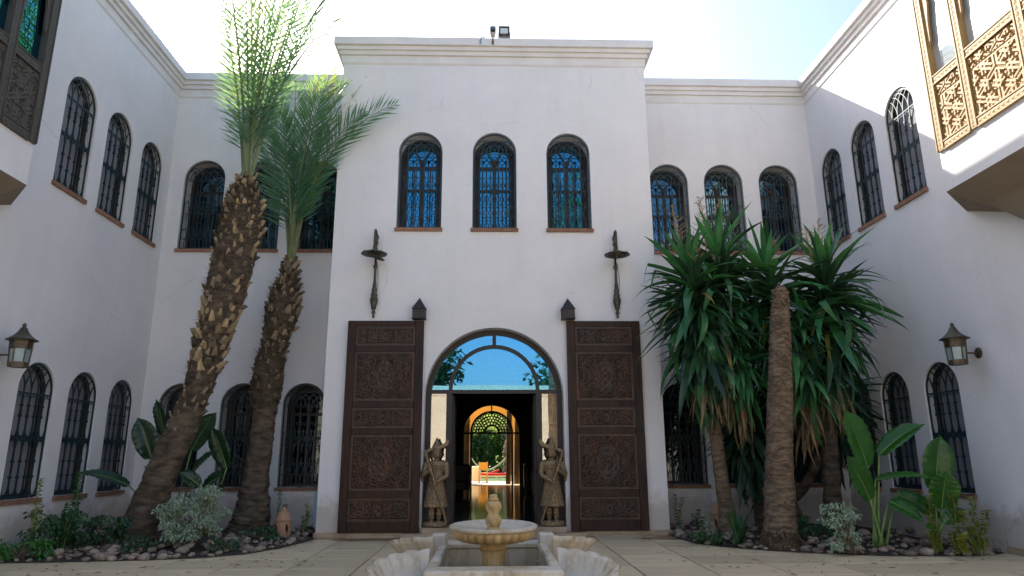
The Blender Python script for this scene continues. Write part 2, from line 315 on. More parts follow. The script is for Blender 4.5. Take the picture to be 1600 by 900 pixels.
def obj(name, me, parent=None, loc=(0, 0, 0), rot=(0, 0, 0), scale=None):
    o = bpy.data.objects.new(name, me); COL.objects.link(o); o.parent = parent
    o.location = loc; o.rotation_euler = rot
    if scale: o.scale = scale
    return o
def empty(name, loc=(0, 0, 0), rz=0.0):
    o = bpy.data.objects.new(name, None); COL.objects.link(o); o.location = loc; o.rotation_euler = (0, 0, rz); o.empty_display_size = 0.1
    return o
def tag(o, label=None, cat=None, group=None, kind=None):
    if label: o['label'] = label
    if cat: o['category'] = cat
    if group: o['group'] = group
    if kind: o['kind'] = kind
    return o
def copy_tree(o, parent=None):
    c = o.copy(); COL.objects.link(c); c.parent = parent
    for ch in list(o.children): copy_tree(ch, c)
    return c
def inside(parent, mb, name, mats, smooth=False, recalc=False):
    """mesh given in world coordinates, parented to an unrotated empty / part whose world offset is known"""
    off = Vector((0, 0, 0)); p = parent
    while p: off += p.location; p = p.parent
    return mb.build(name, mats, parent, smooth, tuple(-off), recalc=recalc)
def bez(p0, p1, p2, n):
    p0, p1, p2 = Vector(p0), Vector(p1), Vector(p2)
    return [p0*(1-t)**2+p1*2*t*(1-t)+p2*t*t for t in [i/n for i in range(n+1)]]
def catmull(pts, n):
    P = [Vector(p) for p in pts]; P = [P[0]*2-P[1]]+P+[P[-1]*2-P[-2]]; out = []
    for i in range(1, len(P)-2):
        for k in range(n):
            t = k/n; a, b, c, d = P[i-1], P[i], P[i+1], P[i+2]
            out.append(0.5*((2*b)+(c-a)*t+(2*a-5*b+4*c-d)*t*t+(3*b-a-3*c+d)*t**3))
    out.append(P[-2]); return out
def sstep(a, b, x): t = max(0, min(1, (x-a)/(b-a))); return t*t*(3-2*t)

# ------------------------------------------------------------------ layout
XL, XR, YB, YT, TX = -7.14, 7.25, 14.3, 12.83, 3.14
TOP = 9.80
HALL_Z, HALL_END, WY0 = 0.17, 31.0, 1.0

def arch_poly(cx, z0, z1, w, n=22):
    r = w/2; zs = z1-r
    return [(cx-r, z0), (cx+r, z0)]+[(cx+r*cos(pi*i/n), zs+r*sin(pi*i/n)) for i in range(n+1)]

def wall_sheet(mb, outer, holes, to3, depth):
    """flat wall with arched openings and plastered reveals; to3(u, z, d) maps to space, d = depth into the wall"""
    polys = [[Vector((u, z, 0)) for u, z in outer]]+[[Vector((u, z, 0)) for u, z in h] for h in holes]
    flat = [p for pl in polys for p in pl]
    tris = tessellate_polygon(polys)
    mb.add([to3(p.x, p.y, 0) for p in flat], [tuple(t) for t in tris])
    for h in holes:
        k = len(h)
        mb.add([to3(u, z, 0) for u, z in h]+[to3(u, z, depth) for u, z in h], [(i, (i+1) % k, (i+1) % k+k, i+k) for i in range(k)])

# ------------------------------------------------------------------ ground, pavement, beds
g = MB(); g.quad((-150, -150, -0.06), (150, -150, -0.06), (150, 150, -0.06), (-150, 150, -0.06))
tag(g.build('ground', 'ground'), kind='structure')
pv = MB(); pv.box(XL-0.01, XR+0.01, -18.2, YB, -0.05, -0.018); pv.box(-16, XL-0.01, -18.2, WY0, -0.05, -0.018); pv.box(XR+0.01, 16, -18.2, WY0, -0.05, -0.018)
pave = tag(pv.build('pavement', 'joint'), kind='structure')
TS = 0.873
tm = MB(); gp = 0.010
tm.bbox(gp, TS-gp, gp, TS-gp, -0.05, 0.0, 0.004); tile_me = tm.mesh('tile', 'tile')
for i in range(-9, 9):
    for j in range(1, 13):
        obj('tile', tile_me, pave, (i*TS, YT-0.02-j*TS, random.uniform(-0.0015, 0.0015)))
rest = MB()
for i in range(-18, 18):
    for j in range(13, 36):
        if not -9 <= i < 9 and j < 14: continue
        rest.box(i*TS+gp, (i+1)*TS-gp, YT-0.02-j*TS+gp, YT-0.02-(j-1)*TS-gp, -0.05, 0)
tag(rest.build('tile', 'tile', pave), kind='stuff')

BED_L = [(-3.10, 12.72), (-3.16, 12.1), (-3.30, 11.4), (-3.65, 10.72), (-4.1, 10.4), (-4.7, 10.2), (-5.84, 10.09), (-6.6, 10.07), (XL+0.02, 10.06)]
BED_R = [(3.10, 12.65), (3.12, 12.1), (3.2, 11.6), (3.52, 11.05), (4.0, 10.6), (4.5, 10.28), (5.4, 9.92), (6.3, 9.83), (6.9, 9.92), (XR-0.02, 10.1)]
def in_poly(x, y, P):
    c = False
    for i in range(len(P)):
        (x0, y0), (x1, y1) = P[i-1], P[i]
        if (y0 > y) != (y1 > y) and x < (x1-x0)*(y-y0)/(y1-y0)+x0: c = not c
    return c
def edge_dist(x, y, E):
    best = 9
    for (x0, y0), (x1, y1) in zip(E[:-1], E[1:]):
        dx, dy = x1-x0, y1-y0; t = max(0, min(1, ((x-x0)*dx+(y-y0)*dy)/(dx*dx+dy*dy)))
        best = min(best, math.hypot(x-x0-t*dx, y-y0-t*dy))
    return best
peb_me = []
for k in range(7):
    bm = bmesh.new(); bmesh.ops.create_icosphere(bm, subdivisions=2, radius=1)
    for v in bm.verts:
        f = 1+0.35*noise.noise(v.co*0.9+Vector((k*7, 0, 0))); v.co = Vector((v.co.x*f*1.15, v.co.y*f*0.9, v.co.z*f*0.62))
    me = bpy.data.meshes.new('pebble'); bm.to_mesh(me); bm.free(); me.materials.append(M['pebble'])
    me.polygons.foreach_set('use_smooth', [True]*len(me.polygons)); peb_me.append(me)
def make_bed(E, corner, name):
    P = E+corner
    xs = [p[0] for p in P]; ys = [p[1] for p in P]
    mb = MB(); n = 46; idx = {}
    x0, x1, y0, y1 = min(xs), max(xs), min(ys), max(ys)
    # soil sheet: fan of strips from the kerb line to the wall corner, gently mounded
    rows = 9; ring = []
    cx, cy = corner[len(corner)//2]
    for (x, y) in E:
        ring.append([(x+(cx-x)*t/rows, y+(cy-y)*t/rows, 0.006+0.075*sstep(0, 0.35, t/rows)+(0.02*noise.noise(Vector((x+t, y, 0))) if t else 0)) for t in range(rows+1)])
    vs = [p for r in ring for p in r]; fs = []
    for i in range(len(E)-1):
        for t in range(rows): q = i*(rows+1)+t; fs.append((q, q+1, q+rows+2, q+rows+1))
    mb.add(vs, fs); bed = tag(mb.build(name, 'soil', smooth=True), kind='structure')
    pts = []
    random.seed(5 if cx < 0 else 6)
    for k in range(20000):
        if len(pts) >= 292: break
        x, y = random.uniform(x0, x1), random.uniform(y0, y1)
        if not in_poly(x, y, P): continue
        d = edge_dist(x, y, E)
        if d < 0.05 or d > 1.0 and random.random() < 0.85: continue
        if d > 2.3: continue
        r = (0.028+0.06*random.random()**1.8)*(1.2 if d < 0.3 else 1.0)
        if any((x-a)**2+(y-b)**2 < (0.8*(r+c))**2 for a, b, c in pts): continue
        pts.append((x, y, r))
    for x, y, r in pts:
        d = edge_dist(x, y, E)
        o = obj('pebble', random.choice(peb_me), bed, (x, y, 0.01+0.075*sstep(0, 0.9, d)+r*0.22), (random.uniform(-0.3, 0.3), random.uniform(-0.3, 0.3), random.uniform(0, 6.3)), (r, r, r*random.uniform(0.8, 1.2)))
    return bed
make_bed(BED_L, [(XL+0.02, YB-0.02), (XL+1.2, YB-0.02), (-3.2, YB-0.02)], 'garden_bed')
make_bed(BED_R, [(XR-0.02, YB-0.02), (XR-1.2, YB-0.02), (3.2, YB-0.02)], 'garden_bed')

lit = MB(); rl = random.Random(77)
for k in range(320):
    sd = rl.choice((-1, 1)); x = sd*rl.uniform(2.3, 6.8); y = rl.uniform(8.2, 12.4)-abs(x)*0.15; a = rl.uniform(0, 6.28); L_ = rl.uniform(0.02, 0.06); w_ = L_*rl.uniform(0.2, 0.45)
    c, q = cos(a), sin(a); z = 0.006
    lit.add([(x-c*L_, y-q*L_, z), (x-q*w_, y+c*w_, z+rl.uniform(0.002, 0.012)), (x+c*L_, y+q*L_, z+rl.uniform(0, 0.01)), (x+q*w_, y-c*w_, z)], [(0, 1, 2, 3)])
tag(lit.build('leaf_litter', 'dead'), 'small dry fallen leaves scattered over the paving', 'leaves', kind='stuff')

# ------------------------------------------------------------------ windows
WW, WH = 0.88, 2.06
ZS = WH-WW/2
def grille_side(W, H):
    mb = MB(); r = W/2-0.03; zs = H-W/2; b = 0.0145
    def T(p, rad=b, n=4): mb.tube([(x, y, z) for x, y, z in p], rad, n, True, start=pi/4)
    y = 0.035
    T([(-r, y, 0.02), (-r, y, zs)]+[(-r*cos(pi*i/18), y, zs+r*sin(pi*i/18)) for i in range(1, 18)]+[(r, y, zs), (r, y, 0.02)], 0.016)
    T([(-r, y, 0.03), (r, y, 0.03)], 0.014); T([(-r, y, zs-0.05), (r, y, zs-0.05)], 0.014)
    n = 5; s = 2*r/n; us = [-r+s*i for i in range(1, n)]
    zb = zs-0.05
    for u in us:
        T([(u, y, 0.03), (u, y, zb)])
        for z in (0.32, 0.55, 1.22, 1.38): mb.box(u-0.02, u+0.02, y-0.02, y+0.02, z-0.018, z+0.018)
        # twist beads
        for k in range(7): mb.box(u-0.016, u+0.016, y-0.016, y+0.016, 1.24+k*0.016-0.004, 1.24+k*0.016+0.004)
    al = [-r]+us+[r]
    # interlaced pointed arches above the band
    for u in al:
        for sg in (-1, 1):
            pts = []
            for i in range(13):
                a = i/12*pi*0.5; x = u+sg*(s*2)*(1-cos(a)); z = zb+(s*2.6)*sin(a)
                if x < -r or x > r: break
                if z > zs and x*x+(z-zs)**2 > r*r: break
                pts.append((x, y, z))
            if len(pts) > 2: T(pts, 0.010)
    for u in us:
        zz = zs+sqrt(max(0, r*r-u*u)); T([(u, y, zb), (u, y, zb+0.14)], 0.009)
        mb.add([(u-0.012, y, zb+0.14), (u+0.012, y, zb+0.14), (u, y, zb+0.22)], [(0, 1, 2)])
    # curls under the band
    for i in range(n*2):
        c = -r+s*(i+0.5)/2
        T([(c+0.028*cos(a), y, zb-0.03+0.028*sin(a)) for a in [2*pi*k/8 for k in range(9)]], 0.006)
    # lozenge waist and feet
    for i in range(n):
        a0, a1 = al[i], al[i+1]; m = (a0+a1)/2
        for (za, zb2) in ((0.62, 0.92), (1.16, 0.86), (0.28, 0.02)):
            for p, q in ((a0, a1), (a1, a0)):
                T([(p+(q-p)*0.62*(1-cos(t*pi/2)), y, za+(zb2-za)*sin(t*pi/2)) for t in [k/7 for k in range(8)]], 0.0095)
        T([(m+0.04*cos(a), y, 0.89+0.04*sin(a)) for a in [2*pi*k/8 for k in range(9)]], 0.007)
    return mb.mesh('grille', 'iron')
def grille_front(W, H):
    mb = MB(); r = W/2-0.03; zs = H-W/2
    def T(p, rad=0.010, n=4): mb.tube(p, rad, n, True, start=pi/4)
    y = 0.045
    T([(-r, y, 0.02), (-r, y, zs)]+[(-r*cos(pi*i/18), y, zs+r*sin(pi*i/18)) for i in range(1, 18)]+[(r, y, zs), (r, y, 0.02)], 0.016)
    T([(-r, y, 0.03), (r, y, 0.03)], 0.014)
    us = [-0.6*r, -0.2*r, 0.2*r, 0.6*r]
    for u in us:
        T([(u, y, 0.03), (u, y, zs+0.16)], 0.0125)
        mb.add([(u-0.018, y, zs+0.14), (u+0.018, y, zs+0.14), (u, y, zs+0.24), (u, y-0.02, zs+0.15)], [(0, 3, 2), (3, 1, 2), (0, 1, 3)])
        for z in (0.5, 0.75, 1.1): mb.box(u-0.02, u+0.02, y-0.02, y+0.02, z-0.02, z+0.02)
    for i in range(12):
        c = -r+2*r*(i+0.5)/12
        T([(c+0.03*cos(a), y, zs-0.02+0.03*sin(a)) for a in [2*pi*k/8 for k in range(9)]], 0.0065)
    for i in range(8):
        c = -0.8*r+1.6*r*(i+0.5)/8
        T([(c+0.03*cos(a), y, 1.24+0.03*sin(a)) for a in [2*pi*k/8 for k in range(9)]], 0.0065)
    # fish-scale arcs in the head
    for c in (-0.8*r, -0.4*r, 0, 0.4*r, 0.8*r):
        for R in (0.4*r, 0.62*r):
            pts = []
            for k in range(17):
                a = pi*k/16; x = c+R*cos(a); z = zs+0.02+R*sin(a)
                if abs(x) <= r and (z <= zs or x*x+(z-zs)**2 <= r*r): pts.append((x, y, z))
                else:
                    if len(pts) > 2: T(pts, 0.008)
                    pts = []
            if len(pts) > 2: T(pts, 0.008)
    # crossing arcs on the shaft
    for z0 in (0.05, 0.62):
        for c in (-0.8*r, -0.4*r, 0, 0.4*r, 0.8*r):
            R = 0.4*r
            for sg in (-1, 1):
                pts = [(c+sg*R*cos(t*pi/2), y, z0+(0.0 if z0 < 0.3 else 0.05)+0.42*sin(t*pi/2)*(1 if sg else 1)) for t in [k/7 for k in range(8)]]
                pts = [p for p in pts if abs(p[0]) <= r]
                if len(pts) > 2: T(pts, 0.008)
                pts = [(c+sg*R*cos(t*pi/2), y, z0+0.52-0.34*sin(t*pi/2)) for t in [k/7 for k in range(8)]]
                pts = [p for p in pts if abs(p[0]) <= r]
                if len(pts) > 2: T(pts, 0.008)
    return mb.mesh('grille', 'iron')
def sill_mesh(W, o=0.045):
    mb = MB(); n = 18; w = (W+0.06)/n
    for i in range(n):
        x = -W/2-0.03+i*w
        mb.box(x+0.002, x+w-0.002, -o+random.uniform(0, 0.006), 0.30, -0.07, -0.002+random.uniform(0, 0.003))
    return mb.mesh('sill', 'brick')
def casing(W, H, y):
    """arched wooden window: stepped casing, mullion, transom, fan of three lights (openings left between the bars)"""
    mb = MB(); r = W/2; zs = H-r
    for (ra, rb, ya) in ((r+0.01, r-0.06, y), (r-0.05, r-0.11, y+0.05), (r-0.10, r-0.145, y+0.03)):
        mb.arc_band(0, zs, rb, ra, 0, pi, ya, ya+0.08, 18)
        for sg in (-1, 1): mb.box(min(sg*ra, sg*rb), max(sg*ra, sg*rb), ya, ya+0.08, 0, zs)
    i = r-0.13; ya, yb = y+0.03, y+0.075
    mb.box(-i, i, ya+0.002, yb, 0.0, 0.06); mb.box(-i, i, ya+0.002, yb, zs-0.20, zs-0.14); mb.box(-i, i, ya+0.004, yb, 0.93, 0.98)
    mb.box(-0.035, 0.035, ya-0.004, yb, 0.05, zs-0.15)
    for u in (-i/2-0.01, i/2+0.01): mb.box(u-0.012, u+0.012, ya+0.004, yb-0.004, 0.05, zs-0.16)
    zf = zs-0.16
    mb.prism([(0.07*cos(a), zf+0.10+0.07*sin(a)) for a in [2*pi*k/10 for k in range(10)]], ya-0.003, yb)
    mb.prism([(0.075*cos(a), 0.95+0.075*sin(a)) for a in [2*pi*k/10 for k in range(10)]], ya-0.005, yb)
    for a in (radians(62), radians(118)):
        d = Vector((cos(a), 0, sin(a))); q = Vector((-sin(a), 0, cos(a)))*0.016
        p0 = Vector((0, 0, zf+0.08)); p1 = p0+d*(i*1.05)
        mb.prism([((p0-q).x, (p0-q).z), ((p1-q).x, (p1-q).z), ((p1+q).x, (p1+q).z), ((p0+q).x, (p0+q).z)], ya+0.001, yb-0.001)
    return mb
def casing_side(W, H, y):
    mb = MB(); r = W/2; zs = H-r
    mb.arc_band(0, zs, r-0.06, r+0.01, 0, pi, y, y+0.06, 18)
    for sg in (-1, 1): mb.box(min(sg*(r+.01), sg*(r-0.06)), max(sg*(r+.01), sg*(r-0.06)), y, y+0.06, 0, zs)
    mb.box(-r+0.06, r-0.06, y, y+0.06, 0, 0.07)
    return mb
def pane_mesh(W, H, y, m):
    mb = MB(); p = arch_poly(0, 0.0, H-0.02, W-0.06, 18); mb.prism(p, y, y+0.012); return mb.mesh('pane', m)
random.seed(3)
CAS_F = casing(WW, WH, 0.38).mesh('window', 'winwood'); CAS_S = casing_side(WW, WH, 0.16).mesh('window', 'winwood')
GR_F, GR_S = grille_front(WW, WH), grille_side(WW, WH)
SILL = sill_mesh(WW); PANE_B = pane_mesh(WW, WH, 0.435, 'pane'); PANE_D = pane_mesh(WW, WH, 0.435, 'pane_dark'); PANE_M = pane_mesh(WW, WH, 0.435, 'pane_mid'); BLIND = pane_mesh(WW, WH, 0.2, 'blind')
def window(parent, pos, rz, kind, off):
    loc = Vector(pos)-Vector(off)
    w = obj('window', CAS_S if kind == 'side' else CAS_F, parent, loc, (0, 0, rz))
    obj('blind' if kind == 'side' else 'pane', BLIND if kind == 'side' else (PANE_D if kind == 'low' else PANE_M if kind == 'rear' else PANE_B), w)
    obj('grille', GR_S if kind == 'side' else GR_F, w); obj('sill', SILL, w)
    return w

# cornice: stepped mouldings swept round the courtyard
PROF = [(0.0, 9.30), (0.028, 9.34), (0.028, 9.50), (0.075, 9.505), (0.075, 9.59), (0.125, 9.595), (0.125, 9.675), (0.185, 9.68), (0.185, 9.84), (0.17, 9.86), (-0.12, 9.93), (-0.45, 9.93)]
PLAN = [(XL, WY0), (XL, YB), (-TX, YB), (-TX, YT), (TX, YT), (TX, YB), (XR, YB), (XR, WY0)]
def miter(i, off):
    p = Vector(PLAN[i])
    def nrm(a, b): d = (Vector(b)-Vector(a)).normalized(); return Vector((d.y, -d.x))
    if i == 0: return p+nrm(PLAN[0], PLAN[1])*off
    if i == len(PLAN)-1: return p+nrm(PLAN[-2], PLAN[-1])*off
    n0, n1 = nrm(PLAN[i-1], PLAN[i]), nrm(PLAN[i], PLAN[i+1])
    return p+(n0+n1)*off/(1+n0.dot(n1))
def cornice(mb, i):
    for (o0, z0), (o1, z1) in zip(PROF[:-1], PROF[1:]):
        a0, b0 = miter(i, o0), miter(i+1, o0); a1, b1 = miter(i, o1), miter(i+1, o1)
        n = 30
        def wob(p, z): return (p.x+0.006*noise.noise(Vector((p.x*1.3, p.y*1.3, z*3))), p.y+0.006*noise.noise(Vector((p.x*1.3+9, p.y*1.3, z*3))), z+0.007*noise.noise(Vector((p.x*0.9, p.y*0.9+5, z))))
        for k in range(n):
            s, t = k/n, (k+1)/n
            mb.quad(wob(a0.lerp(b0, s), z0), wob(a0.lerp(b0, t), z0), wob(a1.lerp(b1, t), z1), wob(a1.lerp(b1, s), z1))

# ------------------------------------------------------------------ entrance block
EB = empty('entrance_block', (0, YT, 0)); eo = EB.location
tag(EB, 'tall white central entrance block with arched doorway and three barred upper windows', 'building')
mb = MB()
DW, DT, DZ = 2.58, 3.75, 0.10
TWX = (-1.49, 0.0, 1.49); WZ = 5.73
wall_sheet(mb, [(-TX, 0), (TX, 0), (TX, TOP), (-TX, TOP)], [arch_poly(0, DZ, DT, DW, 40)]+[arch_poly(x, WZ, WZ+WH, WW) for x in TWX], lambda u, z, d: (u, YT+d, z), 0.48)
for sx in (-1, 1): mb.quad((sx*TX, YT, 0), (sx*TX, YB+0.4, 0), (sx*TX, YB+0.4, TOP), (sx*TX, YT, TOP))
inside(EB, mb, 'wall', 'plaster')
mb = MB(); mb.box(-TX+0.3, TX-0.3, YT+0.42, YB+0.3, 9.6, 9.7); inside(EB, mb, 'roof', 'trim')
mb = MB(); [cornice(mb, i) for i in (2, 3, 4)]; inside(EB, mb, 'cornice', 'trim')
for x in TWX: window(EB, (x, YT, WZ), 0, 'front', eo)
for (a, b) in ((-TX-0.03, -1.62), (1.62, TX+0.03)):
    mb = MB(); mb.bbox(a, b, YT-0.05, YT+0.02, -0.01, 0.085, 0.008); inside(EB, mb, 'plinth', 'plinth')
mb = MB(); mb.bbox(-1.62, 1.62, YT-0.32, YT+0.02, -0.01, 0.075, 0.008); mb.bbox(-1.27, 1.27, YT-0.22, YT+0.5, 0.07, HALL_Z-0.004, 0.008); inside(EB, mb, 'door_step', 'plinth')
# front glazing
YF = YT+0.26
mb = MB()
RO = 1.285; ZF = DT-DW/2
mb.arc_band(0, ZF, RO-0.10, RO+0.004, 0, pi, YF, YF+0.10, 40); 
for s in (-1, 1):
    mb.box(min(s*(RO+.004), s*(RO-0.10)), max(s*(RO+.004), s*(RO-0.10)), YF, YF+0.10, HALL_Z, ZF)
    mb.box(min(s*0.90, s*0.79), max(s*0.90, s*0.79), YF-0.003, YF+0.09, HALL_Z, 2.53)
mb.box(-RO+0.09, RO-0.09, YF-0.006, YF+0.08, 2.53, 2.60)
mb.arc_band(0, 2.60, 0.79, 0.86, 0, pi, YF-0.004, YF+0.07, 30)
mb.box(-0.035, 0.035, YF-0.002, YF+0.07, 3.45, DT-0.09)
fr = inside(EB, mb, 'door_frame', 'winwood')
def pane_part(poly, name='pane', m='pane_see'):
    mb = MB(); mb.prism(poly, YF+0.03, YF+0.042); return inside(fr, mb, name, m)
r1 = RO-0.09
pane_part([(0.8*cos(pi*i/24), 2.60+0.8*sin(pi*i/24)) for i in range(25)])
a_lo = math.asin((2.60-ZF)/r1)
for s in (-1, 1):
    out = [(s*r1*cos(a_lo+(pi/2-a_lo)*i/20), ZF+r1*sin(a_lo+(pi/2-a_lo)*i/20)) for i in range(21)]
    inn = [(s*0.85*cos(pi/2*i/16), 2.60+0.85*sin(pi/2*i/16)) for i in range(16, -1, -1)]
    pane_part(out+inn)
    pane_part([(s*0.89, HALL_Z+0.05), (s*1.19, HALL_Z+0.05), (s*1.19, 2.535), (s*0.89, 2.535)], 'pane', 'pane_side')
mb = MB()
for i, rr in enumerate((0.12, 0.26, 0.40, 0.54, 0.68)):
    n = 3+4*i
    for k in range(n):
        a = pi*(k+0.5)/n; mb.tube([(rr*cos(a)+0.065*cos(t), YF+0.10, 2.61+rr*sin(a)+0.065*sin(t)) for t in [2*pi*m/8 for m in range(8)]], 0.006, 4, closed=True)
inside(fr, mb, 'fretwork', 'white_paint')
# inner pair of plain doors folded back into the hall
for s in (-1, 1):
    mb = MB(); x = s*0.80
    mb.box(min(x, x-s*0.045), max(x, x-s*0.045), YF+0.12, YF+0.92, HALL_Z+0.01, 2.50)
    mb.box(min(x-s*0.03, x-s*0.055), max(x-s*0.03, x-s*0.055), YF+0.2, YF+0.84, HALL_Z+0.2, 1.1); mb.box(min(x-s*0.03, x-s*0.055), max(x-s*0.03, x-s*0.055), YF+0.2, YF+0.84, 1.25, 2.35)
    inside(EB, mb, 'inner_door', 'winwood')
# carved door leaves, folded open against the wall
def scroll(a, b, w, h, dep):
    x, y = abs(a-w/2), abs(b-h/2)
    v = 0.0
    for cx, cy, sg in SCR:
        dx, dy = x-cx*w, y-cy*min(h, w); r = math.hypot(dx, dy)
        if r < 0.16: v = max(v, (1-sstep(0.09, 0.16, r))*(0.5+0.5*cos(r*95+sg*atan2(dy, dx)*2)))
    v = max(v, 0.75*(0.5+0.5*cos(58*x+9*sin(31*y)))*(0.5+0.5*cos(61*y+9*sin(27*x))))
    r = math.hypot(x*1.25, y*0.8)
    if r < 0.30*min(w, h): v = max(v*0.5, (0.5+0.5*cos(r*70))*(0.6+0.4*cos(8*atan2(y, x+1e-6))))
    return dep*v
SCR = [(0.16, 0.12, 1), (0.34, 0.2, -1), (0.12, 0.34, -1), (0.36, 0.42, 1), (0.24, 0.30, 1), (0.45, 0.08, -1), (0.44, 0.3, 1)]
BANDS = [(0.27, 0.66), (0.79, 1.76), (1.88, 2.24), (2.37, 3.27), (3.39, 3.75)]
def door_leaf(x0, x1, label):
    y0, y1 = YT-0.11, YT-0.035
    mb = MB()
    leafo = None
    mb.box(x0+0.05, x1-0.05, y0+0.035, y1-0.004, 0.10, 3.82); leafo = inside(EB, mb, 'door_leaf', 'door'); leafo['label'] = label
    for a, b in ((x0, x0+0.155), (x1-0.155, x1)):
        mb = MB(); mb.bbox(a, b, y0, y1, 0.085, 3.86, 0.008); inside(leafo, mb, 'stile', 'door')
    zz = [0.085]+[v for p in BANDS for v in p]+[3.86]
    for k in range(0, len(zz), 2):
        mb = MB(); mb.bbox(x0+0.157, x1-0.157, y0+0.005, y1-0.006, zz[k]+(0 if k == 0 else 0.0), zz[k+1], 0.008); inside(leafo, mb, 'rail', 'door')
    for (za, zb) in BANDS:
        mb = MB(); pa, pb = x0+0.158, x1-0.158
        for (q, yy) in ((0.0, y0+0.012), (0.022, y0+0.02)):      # stepped moulding round the panel
            for bx in ((pa+q, pb-q, za+q, za+q+0.02), (pa+q, pb-q, zb-q-0.02, zb-q), (pa+q, pa+q+0.02, za+q+0.02, zb-q-0.02), (pb-q-0.02, pb-q, za+q+0.02, zb-q-0.02)):
                mb.box(bx[0], bx[1], yy, y0+0.05, bx[2], bx[3])
        w, h = pb-pa-0.09, zb-za-0.09
        mb.cur = 0; nu = 110; nv = max(30, int(110*h/w))
        mb.height((pa+0.045, y0+0.034, za+0.045), (1, 0, 0), (0, 0, 1), (0, -1, 0), w, h, nu, nv, lambda a, b: scroll(a, b, w, h, 0.022))
        inside(leafo, mb, 'carved_panel', 'door_panel')
    return leafo
door_leaf(-2.74, -1.325, 'dark brown carved door leaf left of the archway')
dl = door_leaf(1.365, 2.755, 'dark brown carved door leaf right of the archway')
mb = MB(); mb.lathe([(0.0, 0), (0.03, 0.004), (0.034, 0.02), (0.02, 0.03), (0, 0.032)], 12); k = mb.mesh('door_knocker', 'iron', True)
for v in k.vertices: v.co = Vector((v.co.x, -v.co.z, v.co.y))
off = Vector((2.675, YT-0.112, 1.83)); kk = obj('door_knocker', k, dl, tuple(off-Vector((0, 0, 0))))
for x in (-1.415, 1.395):                                     # pivot housings above the doors
    mb = MB(); w = 0.12
    mb.bbox(x-w, x+w, YT-0.22, YT-0.001, 3.90, 4.07, 0.008); mb.bbox(x-w-0.012, x+w+0.012, YT-0.232, YT-0.001, 4.068, 4.09, 0.005); mb.box(x-w-0.008, x+w+0.008, YT-0.228, YT-0.001, 3.885, 3.905)
    q = w+0.004; yc = YT-0.115
    mb.add([(x-q, YT-0.225, 4.088), (x+q, YT-0.225, 4.088), (x+q, YT-0.005, 4.088), (x-q, YT-0.005, 4.088), (x, yc, 4.30)], [(0, 1, 4), (1, 2, 4), (2, 3, 4), (3, 0, 4)])
    inside(EB, mb, 'pivot_housing', 'winwood')

# hall behind the doorway
mb = MB(); HX = 2.3
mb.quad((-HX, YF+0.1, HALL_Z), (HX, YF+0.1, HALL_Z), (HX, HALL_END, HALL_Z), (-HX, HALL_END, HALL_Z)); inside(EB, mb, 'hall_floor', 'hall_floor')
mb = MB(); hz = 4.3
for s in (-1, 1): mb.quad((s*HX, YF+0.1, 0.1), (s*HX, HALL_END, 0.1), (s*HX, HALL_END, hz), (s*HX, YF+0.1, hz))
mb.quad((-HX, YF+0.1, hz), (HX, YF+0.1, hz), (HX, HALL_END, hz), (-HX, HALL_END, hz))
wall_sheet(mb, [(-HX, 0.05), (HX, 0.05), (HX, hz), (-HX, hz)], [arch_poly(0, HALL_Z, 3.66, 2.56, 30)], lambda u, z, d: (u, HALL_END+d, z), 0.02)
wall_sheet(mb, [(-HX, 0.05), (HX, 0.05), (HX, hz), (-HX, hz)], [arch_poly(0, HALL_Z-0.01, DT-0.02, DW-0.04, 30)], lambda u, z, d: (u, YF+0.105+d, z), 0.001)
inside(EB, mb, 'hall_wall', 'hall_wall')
mb = MB()
wall_sheet(mb, [(-14, -0.05), (14, -0.05), (14, TOP), (-14, TOP)], [arch_poly(0, HALL_Z, 3.66, 2.56, 30)], lambda u, z, d: (u, HALL_END+0.9-d, z), 0.86)
inside(EB, mb, 'garden_wall', 'ochre')
# far glazed arch with fretwork lunette
mb = MB(); yg = HALL_END-0.08
mb.arc_band(0, 2.38, 1.22, 1.29, 0, pi, yg, yg+0.06, 30)
for s in (-1, 1):
    mb.box(min(s*1.29, s*1.22), max(s*1.29, s*1.22), yg, yg+0.06, HALL_Z, 2.38); mb.box(min(s*0.95, s*0.86), max(s*0.95, s*0.86), yg-0.002, yg+0.06, HALL_Z, 2.40)
mb.box(-1.23, 1.23, yg-0.004, yg+0.06, 2.36, 2.44); mb.box(-0.03, 0.03, yg-0.002, yg+0.05, 3.24, 3.62)
mb.arc_band(0, 2.42, 0.86, 0.95, 0, pi, yg-0.003, yg+0.05, 30)
ff = inside(EB, mb, 'garden_door_frame', 'winwood')
mb = MB()
for i, rr in enumerate((0.40, 0.52, 0.64, 0.76)):
    n = 9+3*i
    for k in range(n):
        a = pi*(k+0.5)/n; c = (rr*cos(a), 2.43+rr*sin(a)); q = 0.075
        mb.tube([(c[0]+q*cos(t), yg+0.02, c[1]+q*sin(t)) for t in [2*pi*m/7 for m in range(7)]], 0.024, 4, closed=True)
mb.arc_band(0, 2.43, 0.27, 0.33, 0, pi, yg+0.01, yg+0.03, 14)
inside(ff, mb, 'fretwork', 'winwood')
for (x0, x1, ph) in ((-1.25, -0.98, 0), (0.62, 0.86, 1), (0.98, 1.25, 2)):
    mb = MB(); n = 26; vs = []; fs = []; yc = HALL_END+0.7
    for i in range(n+1):
        t = i/n; x = x0+(x1-x0)*t
        for k, z in enumerate((HALL_Z+0.02, 0.9, 1.7, 2.6, 3.4)): vs.append((x*(1+0.02*k if x > 0 else 1), yc+0.035*sin(t*26+ph+k*0.25), min(z, 2.38+sqrt(max(0.01, 1.25**2-x*x)))))
    for i in range(n):
        for k in range(4): q = i*5+k; fs.append((q, q+5, q+6, q+1))
    mb.add(vs, fs); inside(EB, mb, 'curtain', 'curtain', True)

